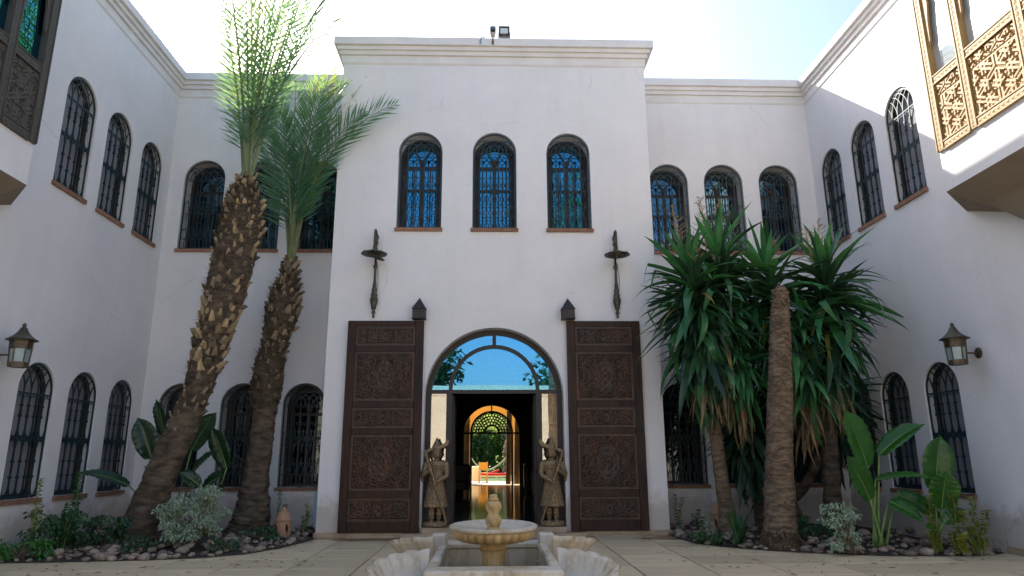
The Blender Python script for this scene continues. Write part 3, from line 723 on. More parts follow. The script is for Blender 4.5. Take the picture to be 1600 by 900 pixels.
# ------------------------------------------------------------------ rear wings
BX_L = (-6.37, -5.12, -3.87); BX_R = (3.92, 5.17, 6.42); LZ = 0.80
for (x0, x1, bx, lab, ci) in ((XL, -TX, BX_L, 'recessed white rear wing behind the two palms, left of the entrance block', 1), (TX, XR, BX_R, 'recessed white rear wing behind the yuccas, right of the entrance block', 5)):
    RW = empty('rear_wing', ((x0+x1)/2, YB, 0)); tag(RW, lab, 'building')
    mb = MB()
    wall_sheet(mb, [(x0, 0), (x1, 0), (x1, TOP), (x0, TOP)], [arch_poly(x, z, z+WH, WW) for x in bx for z in (WZ, LZ)], lambda u, z, d: (u, YB+d, z), 0.48)
    inside(RW, mb, 'wall', 'plaster')
    mb = MB(); cornice(mb, ci); inside(RW, mb, 'cornice', 'trim')
    e0, e1 = (-14, -0.02) if x0 < 0 else (0.02, 14)
    mb = MB(); mb.box(e0, e1, YB+0.42, HALL_END+0.3, 9.6, 9.7); inside(RW, mb, 'roof', 'trim')
    for x in bx:
        window(RW, (x, YB, WZ), 0, 'rear', RW.location); window(RW, (x, YB, LZ), 0, 'low', RW.location)

# ------------------------------------------------------------------ side wings with wooden bays
BZ0, BZ1 = 5.0, 5.60
def girih(a, b):
    p = 0.21; v = 0.0
    for k in range(3):
        t = k*pi/3; d = (a*cos(t)+b*sin(t)); q = (-a*sin(t)+b*cos(t))
        c = abs(((d/p+0.5) % 1)-0.5)*p
        gate = 1.0 if ((q/(p*1.1547)+0.25*k) % 1) < 0.72 else 0.15
        v = max(v, (1-sstep(0.018, 0.026, abs(c-0.03)))*gate*(0.9+0.1*k/2))
        v = max(v, (1-sstep(0.006, 0.012, c))*0.5)
    hx = a/p; hy = b/(p*0.866); j = round(hy); i = round(hx-0.5*(j % 2))
    r = math.hypot((hx-0.5*(j % 2)-i)*p, (hy-j)*p*0.866)
    v = max(v, (1-sstep(0.034, 0.04, r))*(0.65+0.35*cos(r*260)))
    return 0.032*v
def vine(a, b, w):
    x = a-w/2; return 0.009*(0.5+0.5*cos(b*75+6*abs(x)/w*2))*(0.55+0.45*cos(x/w*10))*(1-sstep(0.36*w, 0.42*w, abs(x)))
def side_wing(s):
    X = XR if s > 0 else XL; xo = 6.42 if s > 0 else -6.42
    SW = empty('side_wing', (X+s*2.5, 2.0, 0)); so = SW.location
    tag(SW, 'white right wing with its upper wall and golden carved wooden bay in sunlight' if s > 0 else 'shaded white left wing with a dark carved wooden bay', 'building')
    wy = (10.99, 12.25, 13.51)
    low = (11.0, 12.32, 13.55) if s > 0 else wy
    mb = MB()
    mapf = (lambda u, z, d: (X+s*d, u, z))
    wall_sheet(mb, [(WY0, 0), (YB, 0), (YB, TOP), (WY0, TOP)], [arch_poly(y, WZ, WZ+WH, WW) for y in wy]+[arch_poly(y, LZ-0.02, LZ-0.02+WH, WW) for y in low], mapf, 0.24)
    mb.quad((X+s*5, WY0, 0), (X+s*5, HALL_END, 0), (X+s*5, HALL_END, TOP), (X+s*5, WY0, TOP))
    mb.quad((X, WY0, 0), (X+s*5, WY0, 0), (X+s*5, WY0, TOP), (X, WY0, TOP))
    inside(SW, mb, 'wall', 'plaster')
    mb = MB(); mb.box(min(X+s*0.4, X+s*5), max(X+s*0.4, X+s*5), WY0, YB+0.3, 9.6, 9.7); inside(SW, mb, 'roof', 'trim')
    mb = MB(); cornice(mb, 6 if s > 0 else 0); inside(SW, mb, 'cornice', 'trim')
    if s > 0: mb = MB(); mb.bbox(X-0.03, X+0.02, 9.72, 10.06, -0.01, 0.10, 0.006); inside(SW, mb, 'plinth', 'plinth')
    rz = -pi/2 if s > 0 else pi/2
    for y in wy: window(SW, (X, y, WZ), rz, 'side', so)
    for y in low: window(SW, (X, y, LZ-0.02), rz, 'side', so)
    # bay: chamfered plaster base with carved cedar screens
    mb = MB(); ya, yb = 4.6, 8.97
    def pl(o): return [(xo+s*o, yb-o), (X+s*0.01, yb+0.78-o), (X+s*0.01, ya-0.78+o), (xo+s*o, ya+o)]
    def cap(o, z, mbx):
        P = pl(o); mbx.add([(x, y, z) for x, y in P], [tuple(range(len(P)))])
    # corbelled underside falling back to the wall
    A, B, C2, D2 = pl(0); zc = 4.70; xi = X+s*0.01
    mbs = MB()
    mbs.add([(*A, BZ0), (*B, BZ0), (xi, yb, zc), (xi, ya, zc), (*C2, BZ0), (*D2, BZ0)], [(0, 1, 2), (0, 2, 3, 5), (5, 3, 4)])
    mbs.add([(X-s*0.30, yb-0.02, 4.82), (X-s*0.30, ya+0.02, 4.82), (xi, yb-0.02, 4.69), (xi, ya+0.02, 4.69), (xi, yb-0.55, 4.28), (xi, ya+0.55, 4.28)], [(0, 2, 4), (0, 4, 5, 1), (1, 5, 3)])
    def skin(o, z0, z1):
        Q = pl(o)
        for i in ((0, 1), (2, 3), (3, 0)):
            a, b = Q[i[0]], Q[i[1]]; mb.quad((*a, z0), (*b, z0), (*b, z1), (*a, z1))
    skin(0, BZ0, BZ1); cap(0, BZ1, mb); skin(0.0, 8.72, 9.25); cap(0, 8.72, mb); cap(0, 9.25, mb)
    skin(0.16, BZ1, 8.72)
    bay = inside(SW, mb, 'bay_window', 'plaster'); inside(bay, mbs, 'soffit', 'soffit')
    bay['label'] = 'golden carved wooden bay on a white base' if s > 0 else 'shaded dark carved wooden bay on a white base'
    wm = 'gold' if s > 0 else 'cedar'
    ys = [8.89, 8.20, 7.17, 6.40, 5.37, 4.68]; sw = 0.075
    xf = xo-s*0.035; xb = xo+s*0.06
    def relief(mbx, y0, y1, z0, z1, fn, x):
        """carved face towards the courtyard"""
        mbx.height((x, y0, z0), (0, 1, 0), (0, 0, 1), (-s, 0, 0), y1-y0, z1-z0, max(6, int((y1-y0)/0.012)), max(6, int((z1-z0)/0.012)), fn)
    for y in ys:
        mb = MB(); mb.box(min(xf, xb), max(xf, xb), y-sw, y+sw, 5.60, 8.72)
        mb.box(min(xf-s*0.012, xf), max(xf-s*0.012, xf), y-sw, y-sw+0.02, 5.61, 8.71); mb.box(min(xf-s*0.012, xf), max(xf-s*0.012, xf), y+sw-0.02, y+sw, 5.61, 8.71)
        relief(mb, y-sw+0.022, y+sw-0.022, 5.62, 8.7, lambda a, b: vine(a, b, 2*sw-0.044), xf-s*0.002)
        inside(bay, mb, 'stile', wm)
    for z0, z1 in ((5.585, 5.72), (6.60, 6.74), (8.58, 8.735)):
        for yA, yB in zip(ys[1:], ys[:-1]):
            mb = MB(); mb.box(min(xf+s*0.004, xb), max(xf+s*0.004, xb), yA+sw, yB-sw, z0, z1)
            for q in (z0, z1-0.018): mb.box(min(xf-s*0.008, xf), max(xf-s*0.008, xf), yA+sw, yB-sw, q, q+0.018)
            relief(mb, yA+sw, yB-sw, z0+0.02, z1-0.02, lambda a, b: vine(b, a, z1-z0-0.04), xf+s*0.002)
            inside(bay, mb, 'rail', wm)
    for yA, yB in zip(ys[1:], ys[:-1]):
        a, b = yA+sw, yB-sw
        mb = MB(); relief(mb, a, b, 5.72, 6.60, lambda u, v: girih(u, v) if v < 0.66 else (0.02 if v < 0.69 else girih(u*1.25, v*1.25)), xf+s*0.045); inside(bay, mb, 'carved_panel', wm)
        mb = MB(); xg = xf+s*0.085; mb.box(min(xg, xg+s*0.012), max(xg, xg+s*0.012), a, b, 6.74, 8.58); inside(bay, mb, 'pane', 'pane_bay' if s > 0 else 'pane')
        mb = MB()                                            # scalloped spandrels in the window head
        for e in (0, 1):
            y0 = b if e == 0 else a; d = -1 if e == 0 else 1; w = min(0.16, (b-a)*0.3)
            pts = [(y0, 8.58), (y0+d*w, 8.58), (y0+d*w*0.9, 8.3), (y0+d*w*0.55, 8.15), (y0+d*w*0.75, 7.9), (y0+d*w*0.45, 7.6), (y0+d*w*0.35, 7.3), (y0, 7.2)]
            k = len(pts); xA, xB = xf+s*0.015, xf+s*0.05
            mb.add([(xA, y, z) for y, z in pts]+[(xB, y, z) for y, z in pts], [tuple(range(k)), tuple(range(2*k-1, k-1, -1))]+[(i, (i+1) % k, (i+1) % k+k, i+k) for i in range(k)])
        inside(bay, mb, 'spandrel', wm)
    return SW
side_wing(-1); side_wing(1)

# the gate range across the forecourt, behind the viewer (seen mirrored in the glazing)
OW = empty('gate_range', (0, -18, 0)); tag(OW, 'low white gate range with a stepped cornice, mirrored in the doorway glass', 'building')
mb = MB(); mb.box(-16, 16, -24, -18.2, 0, 5.6); inside(OW, mb, 'wall', 'gate_plaster')
mb = MB()
for k, (o, z0, z1) in enumerate(((0.05, 5.2, 5.36), (0.1, 5.36, 5.52), (0.16, 5.52, 5.85))): mb.box(-16-o, 16+o, -24-o, -18.2+o, z0, z1+0.002*k)
inside(OW, mb, 'cornice', 'gate_plaster')

# ------------------------------------------------------------------ fountain
FX, FY = -0.045, 6.70
FT = empty('fountain', (FX, FY, 0)); tag(FT, 'cream marble fountain with scalloped bowl and four shell basins', 'fountain')
ib, id_ = 0.47, 0.80                                     # half width / half depth of the inner basin
mb = MB(); zr = 0.50
ob_, od = ib+0.055, id_+0.20
def ring(x0, y0, x1, y1, z0, z1):                          # rectangular rim, four butted sides
    mb.bbox(-x1, x1, -y1, -y0, z0, z1, 0.015); mb.bbox(-x1, x1, y0, y1, z0, z1, 0.015)
    mb.bbox(-x1, -x0, -y0, y0, z0, z1, 0.015); mb.bbox(x0, x1, -y0, y0, z0, z1, 0.015)
ring(ib, id_, ob_, od, 0.0, zr-0.05); ring(ib-0.015, id_-0.02, ob_+0.02, od+0.03, zr-0.06, zr)
mb.box(-ib-0.05, ib+0.05, -id_-0.1, id_+0.1, 0.0, 0.12)
mb.bbox(-ob_-0.12, ob_+0.12, -od-0.12, od+0.12, -0.01, 0.05, 0.01)
for px in (-1, 1):
    mb.bbox(min(px*0.465, px*0.62), max(px*0.465, px*0.62), 0.62, 0.82, 0.0, 0.60, 0.012)
mb.build('basin', 'marble', FT)
mb = MB(); mb.quad((-ib, -id_, 0.15), (ib, -id_, 0.15), (ib, id_, 0.15), (-ib, id_, 0.15)); mb.build('water', 'water', FT)
def shell_mesh():
    """scallop bowl: hinge at the origin, fan opening along +x, ribbed, rim rising towards the hinge ends"""
    mb = MB(); nu, nv = 72, 14; vs = []; fs = []
    L = 0.40
    def P(t, q, thick):
        a = -pi*0.58+pi*1.16*t
        rib = abs(sin(a*8.0))
        rr = L*q*(1+0.10*rib*q)*(0.86+0.14*cos(a)**2)
        x = rr*cos(a)*1.05+0.03; y = rr*sin(a)*1.05
        k = q**1.7
        z = -0.30+k*(0.285-0.085*sin(a)*(0.4+0.6*q)+0.015*(1-cos(a)))+0.012*rib*q
        return (x+thick*cos(a)*0.03*q, y+thick*sin(a)*0.03*q, z-thick*0.05*(1-0.8*q))
    for th in (0, 1):
        for i in range(nu+1):
            for j in range(nv+1): vs.append(P(i/nu, j/nv, th))
    k = (nu+1)*(nv+1)
    for i in range(nu):
        for j in range(nv):
            q = i*(nv+1)+j; fs.append((q, q+1, q+nv+2, q+nv+1)); fs.append((k+q, k+q+nv+1, k+q+nv+2, k+q+1))
        q = i*(nv+1)+nv; fs.append((q, k+q, k+q+nv+1, q+nv+1))
    for j in range(nv):
        q = j; fs.append((q, k+q, k+q+1, q+1)); q = nu*(nv+1)+j; fs.append((q, q+1, k+q+1, k+q))
    mb.add(vs, fs)
    mb.lathe([(0.16, -0.50), (0.13, -0.47), (0.09, -0.40), (0.12, -0.28), (0.17, -0.22)], 16, (0.20, 0, 0), sx=1.0, sy=1.2)
    return mb.mesh('shell_basin', 'marble', True)
sh = shell_mesh()
for (x, y, r, my) in ((-0.53, -0.68, pi+0.25, 1), (-0.53, 0.58, pi-0.25, -1), (0.53, -0.68, -0.25, -1), (0.53, 0.58, 0.25, 1)):
    obj('shell_basin', sh, FT, (x, y, 0.48 if y < 0 else 0.53), (0, 0, r), (1, my, 1))
mb = MB(); fl = lambda n, d: (lambda a, i: 1+d*abs(cos(a*n/2)))
mb.lathe([(0.17, 0.12), (0.175, 0.16), (0.15, 0.18), (0.14, 0.21)], 40, mod=fl(16, 0.05))
mb.lathe([(0.14, 0.21), (0.11, 0.30), (0.092, 0.42), (0.095, 0.50), (0.112, 0.53)], 48, mod=fl(12, 0.10))
mb.lathe([(0.112, 0.53), (0.125, 0.54), (0.125, 0.555), (0.11, 0.565), (0.11, 0.58), (0.135, 0.585), (0.14, 0.60), (0.10, 0.61)], 40)
mb.build('pedestal', 'marble_old', FT, True)
BS = 1.38
mb = MB(); pet = lambda a, i: 1+(0, 0.05, 0.085, 0.085, 0.06, 0.0)[i]*abs(sin(a*14))
mb.lathe([(0.08, 0.60), (0.20, 0.60), (0.29, 0.618), (0.34, 0.652), (0.358, 0.69), (0.37, 0.712)], 112, mod=pet, sy=BS)
mb.build('bowl_underside', 'marble_old', FT, True)
mb = MB(); rimm = lambda a, i: 1+(0.02 if i < 3 else 0.0)*abs(sin(a*14))
mb.lathe([(0.368, 0.708), (0.398, 0.722), (0.40, 0.745), (0.385, 0.752), (0.345, 0.745), (0.30, 0.72), (0.2, 0.69), (0.05, 0.68), (0.0, 0.68)], 112, mod=rimm, sy=BS)
mb.build('bowl', 'marble', FT, True)
mb = MB(); tw = lambda a, i: 1+0.17*sin(4*a+i*0.75)
mb.lathe([(0.085, 0.68), (0.085, 0.70), (0.055, 0.715), (0.06, 0.73)], 28)
mb.lathe([(0.045, 0.73)]+[(0.062*(0.70+0.40*abs(sin(pi*(t*1.7+0.12)))), 0.74+0.22*t) for t in [k/14 for k in range(15)]], 40, mod=tw)
mb.lathe([(0.040, 0.96), (0.05, 0.965), (0.05, 0.98), (0.036, 0.99), (0.044, 1.0), (0.03, 1.015), (0.0, 1.02)], 28)
mb.build('finial', 'marble_old', FT, True)

# ------------------------------------------------------------------ guardian statues
def guardian_mesh():
    mb = MB()
    fl2 = lambda a, i: 1+0.045*abs(sin(a*10))+0.012*((i % 2)*2-1)*sin(a*20)
    for sx in (-0.065, 0.065):                              # legs and feet
        mb.tube([(sx, 0, 0.10), (sx, 0, 0.20), (sx*1.05, 0.0, 0.42)], [0.036, 0.047, 0.065], 12)
        mb.tube([(sx, 0.05, 0.105), (sx, -0.02, 0.11), (sx*1.15, -0.10, 0.10), (sx*1.2, -0.135, 0.095)], [0.03, 0.038, 0.034, 0.02], 10)
        for k in range(4): mb.tube([(sx*1.1-0.024+0.016*k, -0.11, 0.098), (sx*1.15-0.026+0.018*k, -0.145, 0.092)], [0.011, 0.009], 6)
        mb.lathe([(0.0, 0.2), (0.056, 0.205), (0.06, 0.22), (0.056, 0.235), (0, 0.24)], 14, (sx, 0, 0.0))
    sk = [(0.0, 0.33), (0.19, 0.335), (0.225, 0.35), (0.222, 0.38), (0.212, 0.41), (0.214, 0.425), (0.205, 0.45), (0.198, 0.50), (0.187, 0.56), (0.176, 0.62), (0.165, 0.68), (0.152, 0.74), (0.138, 0.80), (0.128, 0.845), (0.0, 0.85)]
    mb.lathe(sk, 60, (0, 0.01, 0), mod=fl2, sx=1.02, sy=0.78)
    mb.lathe([(0.0, 0.36), (0.10, 0.38), (0.115, 0.42), (0.10, 0.58), (0.07, 0.76), (0.0, 0.8)], 20, (0, -0.07, 0), sy=0.85)   # apron
    mb.lathe([(0, 0.82), (0.138, 0.825), (0.148, 0.85), (0.138, 0.875), (0, 0.88)], 30, (0, 0, 0), sy=0.8)     # sash
    mb.lathe([(0.0, 0.84), (0.122, 0.86), (0.128, 0.93), (0.148, 1.02), (0.168, 1.09), (0.15, 1.145), (0.09, 1.175), (0.0, 1.18)], 30, (0, 0, 0), sx=1.08, sy=0.70)
    for s in (-1, 1):
        mb.lathe([(0.0, -0.05), (0.05, -0.035), (0.068, 0.0), (0.05, 0.04), (0.0, 0.055)], 16, (s*0.178, 0, 1.11))
    for z, r in ((1.165, 0.10), (1.13, 0.135), (1.08, 0.15)):                               # necklaces
        mb.tube([(r*cos(a), -0.02+r*0.72*sin(a), z-0.05*max(0, -sin(a))) for a in [2*pi*k/24 for k in range(24)]], 0.011, 6, closed=True)
    mb.tube([(0, 0, 1.13), (0, -0.01, 1.22)], [0.06, 0.052], 12)                            # neck
    hz = 1.285
    mb.lathe([(0.0, -0.105), (0.035, -0.098), (0.062, -0.07), (0.078, -0.02), (0.082, 0.03), (0.07, 0.08), (0.0, 0.11)], 24, (0, -0.015, hz), sy=1.08)
    mb.tube([(0, -0.092, hz+0.03), (0, -0.116, hz-0.015), (0, -0.092, hz-0.022)], [0.010, 0.018, 0.012], 8)   # nose
    for s in (-1, 1):
        mb.tube([(s*0.016, -0.094, hz+0.034), (s*0.034, -0.09, hz+0.042), (s*0.056, -0.07, hz+0.032)], 0.008, 6)   # brow
        mb.lathe([(0, -0.011), (0.011, -0.006), (0.014, 0), (0.011, 0.006), (0, 0.011)], 10, (s*0.033, -0.086, hz+0.018))
        mb.tube([(0, -0.098, hz-0.034), (s*0.03, -0.096, hz-0.040), (s*0.062, -0.07, hz-0.026)], [0.010, 0.011, 0.005], 6)   # moustache
        mb.lathe([(0, -0.028), (0.014, -0.018), (0.017, 0.0), (0.014, 0.02), (0, 0.028)], 10, (s*0.084, -0.01, hz))   # ear
        mb.tube([(s*0.09+0.018*cos(a), -0.02, hz-0.045+0.018*sin(a)) for a in [2*pi*k/10 for k in range(10)]], 0.006, 5, closed=True)
    mb.tube([(-0.02, -0.09, hz-0.055), (0.02, -0.09, hz-0.055)], 0.009, 6)                  # lips
    mb.lathe([(0.0, 0.04), (0.088, 0.045), (0.098, 0.062), (0.095, 0.08), (0.102, 0.09), (0.096, 0.12), (0.082, 0.16), (0.06, 0.20), (0.04, 0.235), (0.026, 0.26), (0.03, 0.272), (0.0, 0.31)], 30, (0, -0.005, hz), mod=fl(14, 0.05))  # crown
    def arm(sh_, el, ha):
        mb.tube(catmull([sh_, tuple((Vector(sh_)+Vector(el))/2+Vector((0, 0.01, 0))), el], 4), [0.060, 0.06, 0.06, 0.058, 0.056, 0.055, 0.053, 0.05, 0.046][:9], 12)
        mb.tube([el, tuple(Vector(el).lerp(Vector(ha), 0.5)), ha], [0.048, 0.044, 0.030], 12)
        mb.lathe([(0, -0.04), (0.03, -0.03), (0.036, 0), (0.028, 0.03), (0, 0.04)], 12, ha)
        for q in (0.3, 0.82):
            c = Vector(el).lerp(Vector(ha), q); d = (Vector(ha)-Vector(el)).normalized(); mb.tube([tuple(c-d*0.01), tuple(c+d*0.01)], 0.05 if q < 0.5 else 0.042, 12)
    arm((-0.185, 0, 1.115), (-0.245, -0.07, 0.92), (-0.115, -0.17, 1.0))
    arm((0.185, 0, 1.115), (0.215, -0.07, 0.90), (0.03, -0.17, 0.80))
    # five curled fingers and a thumb side on each hand, closed round the staff
    sd = (Vector((0.225, -0.19, 0.09))-Vector((-0.215, -0.185, 1.34))).normalized(); sp = Vector((-0.215, -0.185, 1.34))
    for hc in ((-0.115, 0, 1.0), (0.03, 0, 0.80)):
        t = (hc[2]-sp.z)/sd.z; c0 = sp+sd*t
        u = Vector((1, 0, 0)); u = (u-sd*u.dot(sd)).normalized(); w = sd.cross(u)
        for k in range(5):
            c = c0+sd*(k-2)*0.019; ln = (2.6, 4.2, 4.6, 4.3, 3.6)[k]
            mb.tube([tuple(c+(u*cos(a)+w*sin(a))*0.032) for a in [0.4+ln*m/6 for m in range(7)]], [0.0105]*6+[0.008], 6)
    mb.tube([(-0.22, 0.03, 1.1), (-0.27, 0.05, 0.92), (-0.28, 0.05, 0.78)], [0.05, 0.055, 0.03], 10)   # shawl end
    me = mb.mesh('figure', 'statue', True)
    o = bpy.data.objects.new('tmp', me); COL.objects.link(o)
    rm = o.modifiers.new('r', 'REMESH'); rm.mode = 'VOXEL'; rm.voxel_size = 0.0075; rm.use_smooth_shade = True
    dg = bpy.context.evaluated_depsgraph_get(); me2 = bpy.data.meshes.new_from_object(o.evaluated_get(dg)); me2.name = 'figure'
    me2.materials.clear(); me2.materials.append(M['statue']); me2.polygons.foreach_set('use_smooth', [True]*len(me2.polygons))
    bpy.data.objects.remove(o); return me2
fig = guardian_mesh()
mb = MB(); mb.lathe([(0.0, 0), (0.22, 0), (0.235, 0.03), (0.225, 0.06), (0.21, 0.09), (0.0, 0.092)], 48, mod=lambda a, i: 1+0.05*abs(sin(a*11)), sy=0.72); base_me = mb.mesh('base', 'statue', True)
mb = MB(); mb.tube([(0.225, -0.19, 0.09), (0.0, -0.187, 0.735), (-0.215, -0.185, 1.34)], [0.020, 0.024, 0.027], 10)
bl = [(-0.25, 1.30), (-0.20, 1.365), (-0.1, 1.395), (0.03, 1.425), (0.14, 1.475), (0.22, 1.56), (0.24, 1.52), (0.225, 1.45), (0.15, 1.405), (0.03, 1.385), (-0.1, 1.355), (-0.19, 1.29)]
mb.prism(bl, -0.075, -0.05); mb.tube([(-0.215, -0.185, 1.34), (-0.225, -0.07, 1.35)], 0.016, 6); staff_me = mb.mesh('staff', 'statue')
for x, sgn, lab in ((-1.04, 1, 'carved guardian statue with staff on the left side of the doorway'), (1.04, -1, 'carved guardian statue with staff on the right side of the doorway')):
    G = empty('guardian_statue', (x, YT-0.02, HALL_Z)); tag(G, lab, 'statue', 'guardian statues flanking the doorway')
    for nme, me in (('base', base_me), ('figure', fig), ('staff', staff_me)):
        obj(nme, me, G, (0, 0, 0), (0, 0, 0), (sgn*0.92, 0.95, 0.97))

# ------------------------------------------------------------------ bronze wall lamps over the doors
def wall_lamp(x, broken, label):
    L = empty('wall_lamp', (x, YT, 3.90)); tag(L, label, 'lamp', 'bronze lamps above the door leaves')
    mb = MB(); yy = -0.10
    mb.lathe([(0.0, 0), (0.012, 0.02), (0.022, 0.05), (0.012, 0.07), (0.028, 0.10), (0.03, 0.13), (0.016, 0.16), (0.034, 0.19), (0.04, 0.25), (0.052, 0.30), (0.06, 0.36), (0.045, 0.42), (0.05, 0.46), (0.036, 0.50), (0.04, 0.56), (0.028, 0.60), (0.03, 0.66), (0.022, 0.7), (0.018, 0.80), (0.018, 0.98), (0.032, 1.0), (0.034, 1.03), (0.018, 1.05), (0.017, 1.45), (0.03, 1.47), (0.03, 1.50), (0.02, 1.53), (0.034, 1.58), (0.036, 1.62), (0.02, 1.66), (0.0, 1.67)], 14, (0, yy, 0), mod=lambda a, i: 1.3)
    for z in (0.36, 1.40): mb.tube([(0, yy, z), (0, 0.0, z)], 0.018, 8)
    mb.lathe([(0.0, 0), (0.045, 0.0), (0.045, 0.012), (0, 0.013)], 14, (0, yy-0.05, 0.33))
    mb.build('post', 'bronze', L, True)
    mb = MB(); mb.tube([(0, yy, 1.60)]+[(0.0, yy-0.10+0.10*cos(a), 1.62+0.10*sin(a)) for a in [pi*k/10 for k in range(11)]]+[(0, yy-0.20, 1.45), (0, yy-0.20, 1.36)], 0.02, 10)
    mb.lathe([(0.0, 0.0), (0.02, 0.0), (0.032, -0.03), (0.02, -0.06), (0.028, -0.09), (0.04, -0.12), (0.02, -0.14)], 12, (0, yy-0.20, 1.38)); mb.build('gooseneck', 'bronze', L, True)
    mb = MB(); sc = lambda a, i: 1+(0.05*abs(cos(a*4)) if i in (4, 5) else 0)
    mb.lathe([(0.0, 0.0), (0.04, -0.005), (0.10, -0.03), (0.16, -0.06), (0.235, -0.085), (0.235, -0.097), (0.15, -0.075), (0.05, -0.04), (0, -0.035)], 40, (0, yy-0.20, 1.30), mod=sc)
    for k in range(8): a = 2*pi*k/8; mb.tube([(0.205*cos(a), yy-0.20+0.205*sin(a), 1.215), (0.218*cos(a), yy-0.2+0.218*sin(a), 1.25)], [0.012, 0.004], 5)
    mb.build('lamp_shade', 'bronze', L, True)
    mb = MB()
    for r in (0.17, 0.11, 0.05): mb.tube([(r*cos(a), r*sin(a), 0) for a in [2*pi*k/24 for k in range(24)]], 0.010, 5, closed=True)
    for k in range(10): a = 2*pi*k/10; mb.tube([(0.05*cos(a), 0.05*sin(a), 0), (0.17*cos(a), 0.17*sin(a), 0)], 0.007, 4)
    if broken: mb.build('shade_ring', 'bronze', L, False, (0.03, yy-0.20, 1.15), (0.12, radians(20), 0.2))
    else: mb.build('shade_ring', 'bronze', L, False, (0, yy-0.20, 1.205), (0, 0, 0))
    mb = MB(); mb.tube(catmull([(0.03, yy, 1.1), (0.06, yy-0.01, 0.8), (0.05, yy, 0.55), (0.02, yy-0.02, 0.36)], 5), 0.005, 4); mb.build('cable', 'black_plastic', L)
    return L
wall_lamp(-2.28, True, 'bronze wall lamp with its lower shade ring hanging loose, above left door leaf')
wall_lamp(2.345, False, 'bronze wall lamp with intact flat shade, above right door leaf')

# ------------------------------------------------------------------ wall lanterns on the side wings
def wall_lantern(x, y, z, s, label):
    """s = +1: wall lies at +x"""
    L = empty('wall_lantern', (x, y, z)); tag(L, label, 'lantern', 'lanterns on the side wings')
    h = lambda r, zz: [(r*cos(pi/3*k+pi/6), r*sin(pi/3*k+pi/6), zz) for k in range(6)]
    mb = MB()
    mb.lathe([(0.0, 0.01), (0.125, 0.01), (0.125, 0.03), (0.12, 0.085)], 6, a0=pi/6); mb.lathe([(0.135, 0.27), (0.140, 0.40), (0.0, 0.405)], 6, a0=pi/6)
    for k in range(6):
        a = pi/3*k+pi/6; mb.tube([(0.12*cos(a), 0.12*sin(a), 0.03), (0.14*cos(a), 0.14*sin(a), 0.40)], 0.013, 4)
    mb.build('body', 'lantern_metal', L)
    mb = MB(); mb.lathe([(0.112, 0.08), (0.127, 0.275)], 6, a0=pi/6); mb.build('glass', 'lantern_glass', L)
    mb = MB(); mb.lathe([(0.0, 0.395), (0.20, 0.395), (0.205, 0.405), (0.165, 0.425), (0.11, 0.47), (0.07, 0.52), (0.048, 0.56), (0.04, 0.585), (0.0, 0.59)], 24)
    mb.lathe([(0.0, 0.585), (0.02, 0.59), (0.03, 0.615), (0.02, 0.64), (0.0, 0.66)], 12); mb.build('roof', 'bronze', L, True)
    mb = MB(); mb.tube([(s*0.12, 0, 0.19), (s*0.32, 0, 0.19)], 0.013, 8); mb.build('arm', 'lantern_metal', L)
    mb = MB(); n = 18; vs = [(s*0.335, 0.085*cos(2*pi*k/n), 0.19+0.085*sin(2*pi*k/n)) for k in range(n)]+[(s*0.315, 0.05*cos(2*pi*k/n), 0.19+0.05*sin(2*pi*k/n)) for k in range(n)]
    mb.add(vs, [(k, (k+1) % n, (k+1) % n+n, k+n) for k in range(n)]+[tuple(range(n, 2*n))]); mb.build('wall_plate', 'lantern_metal', L)
wall_lantern(XL+0.34, 9.96, 2.62, -1, 'bronze hexagonal wall lantern on the left wing above a low barred window')
wall_lantern(XR-0.34, 10.0, 2.65, 1, 'bronze hexagonal wall lantern on the right wing above a low barred window')

# ------------------------------------------------------------------ things on the parapet, pipe
L = empty('security_camera', (-0.04, YT-0.12, 9.70)); tag(L, 'small security camera on a thin bracket on the parapet', 'camera')
mb = MB(); mb.tube([(0, -0.068, 0.0), (0, -0.075, 0.20)], 0.012, 6); mb.box(-0.02, 0.02, -0.085, -0.055, 0.0, 0.08); mb.build('bracket', 'lantern_metal', L)
mb = MB(); mb.bbox(-0.05, 0.05, -0.12, -0.02, 0.18, 0.27, 0.015); mb.build('mount', 'beige_plastic', L)
mb = MB(); mb.bbox(-0.062, 0.062, -0.17, 0.02, 0.265, 0.38, 0.02); b_ = mb.build('housing', 'black_plastic', L)
mb = MB()
for k in (-0.03, 0, 0.03): mb.tube([(k, -0.176, 0.32), (k, -0.165, 0.32)], 0.012, 8)
mb.build('lens', 'lantern_glass', b_)
L = empty('floodlight', (0.20, YT+0.0, 9.90)); tag(L, 'square black floodlight standing on the parapet', 'floodlight')
mb = MB(); w = 0.118; hb = 0.10
mb.box(-w, w, -0.03, 0.05, hb, hb+0.022); mb.box(-w, w, -0.03, 0.05, hb+0.225, hb+0.25); mb.box(-w, -w+0.025, -0.03, 0.05, hb+0.022, hb+0.225); mb.box(w-0.025, w, -0.03, 0.05, hb+0.022, hb+0.225); mb.box(-w+0.01, w-0.01, 0.02, 0.07, hb+0.01, hb+0.24)
mb.build('housing', 'black_plastic', L)
mb = MB(); mb.box(-0.082, 0.082, -0.01, 0.0195, hb+0.085, hb+0.215); mb.build('reflector', 'lamp_lens', L)
mb = MB(); mb.bbox(-0.04, 0.04, -0.012, 0.0195, hb+0.03, hb+0.075, 0.006); mb.build('driver', 'red_mark', L)
mb = MB(); mb.box(-0.10, 0.10, -0.035, 0.01, 0.02, 0.034); mb.box(-0.13, -0.119, -0.02, 0.03, 0.02, 0.2); mb.box(0.119, 0.13, -0.02, 0.03, 0.02, 0.2); mb.box(-0.05, 0.05, -0.02, 0.03, -0.01, 0.022); mb.build('bracket', 'blue_paint', L)
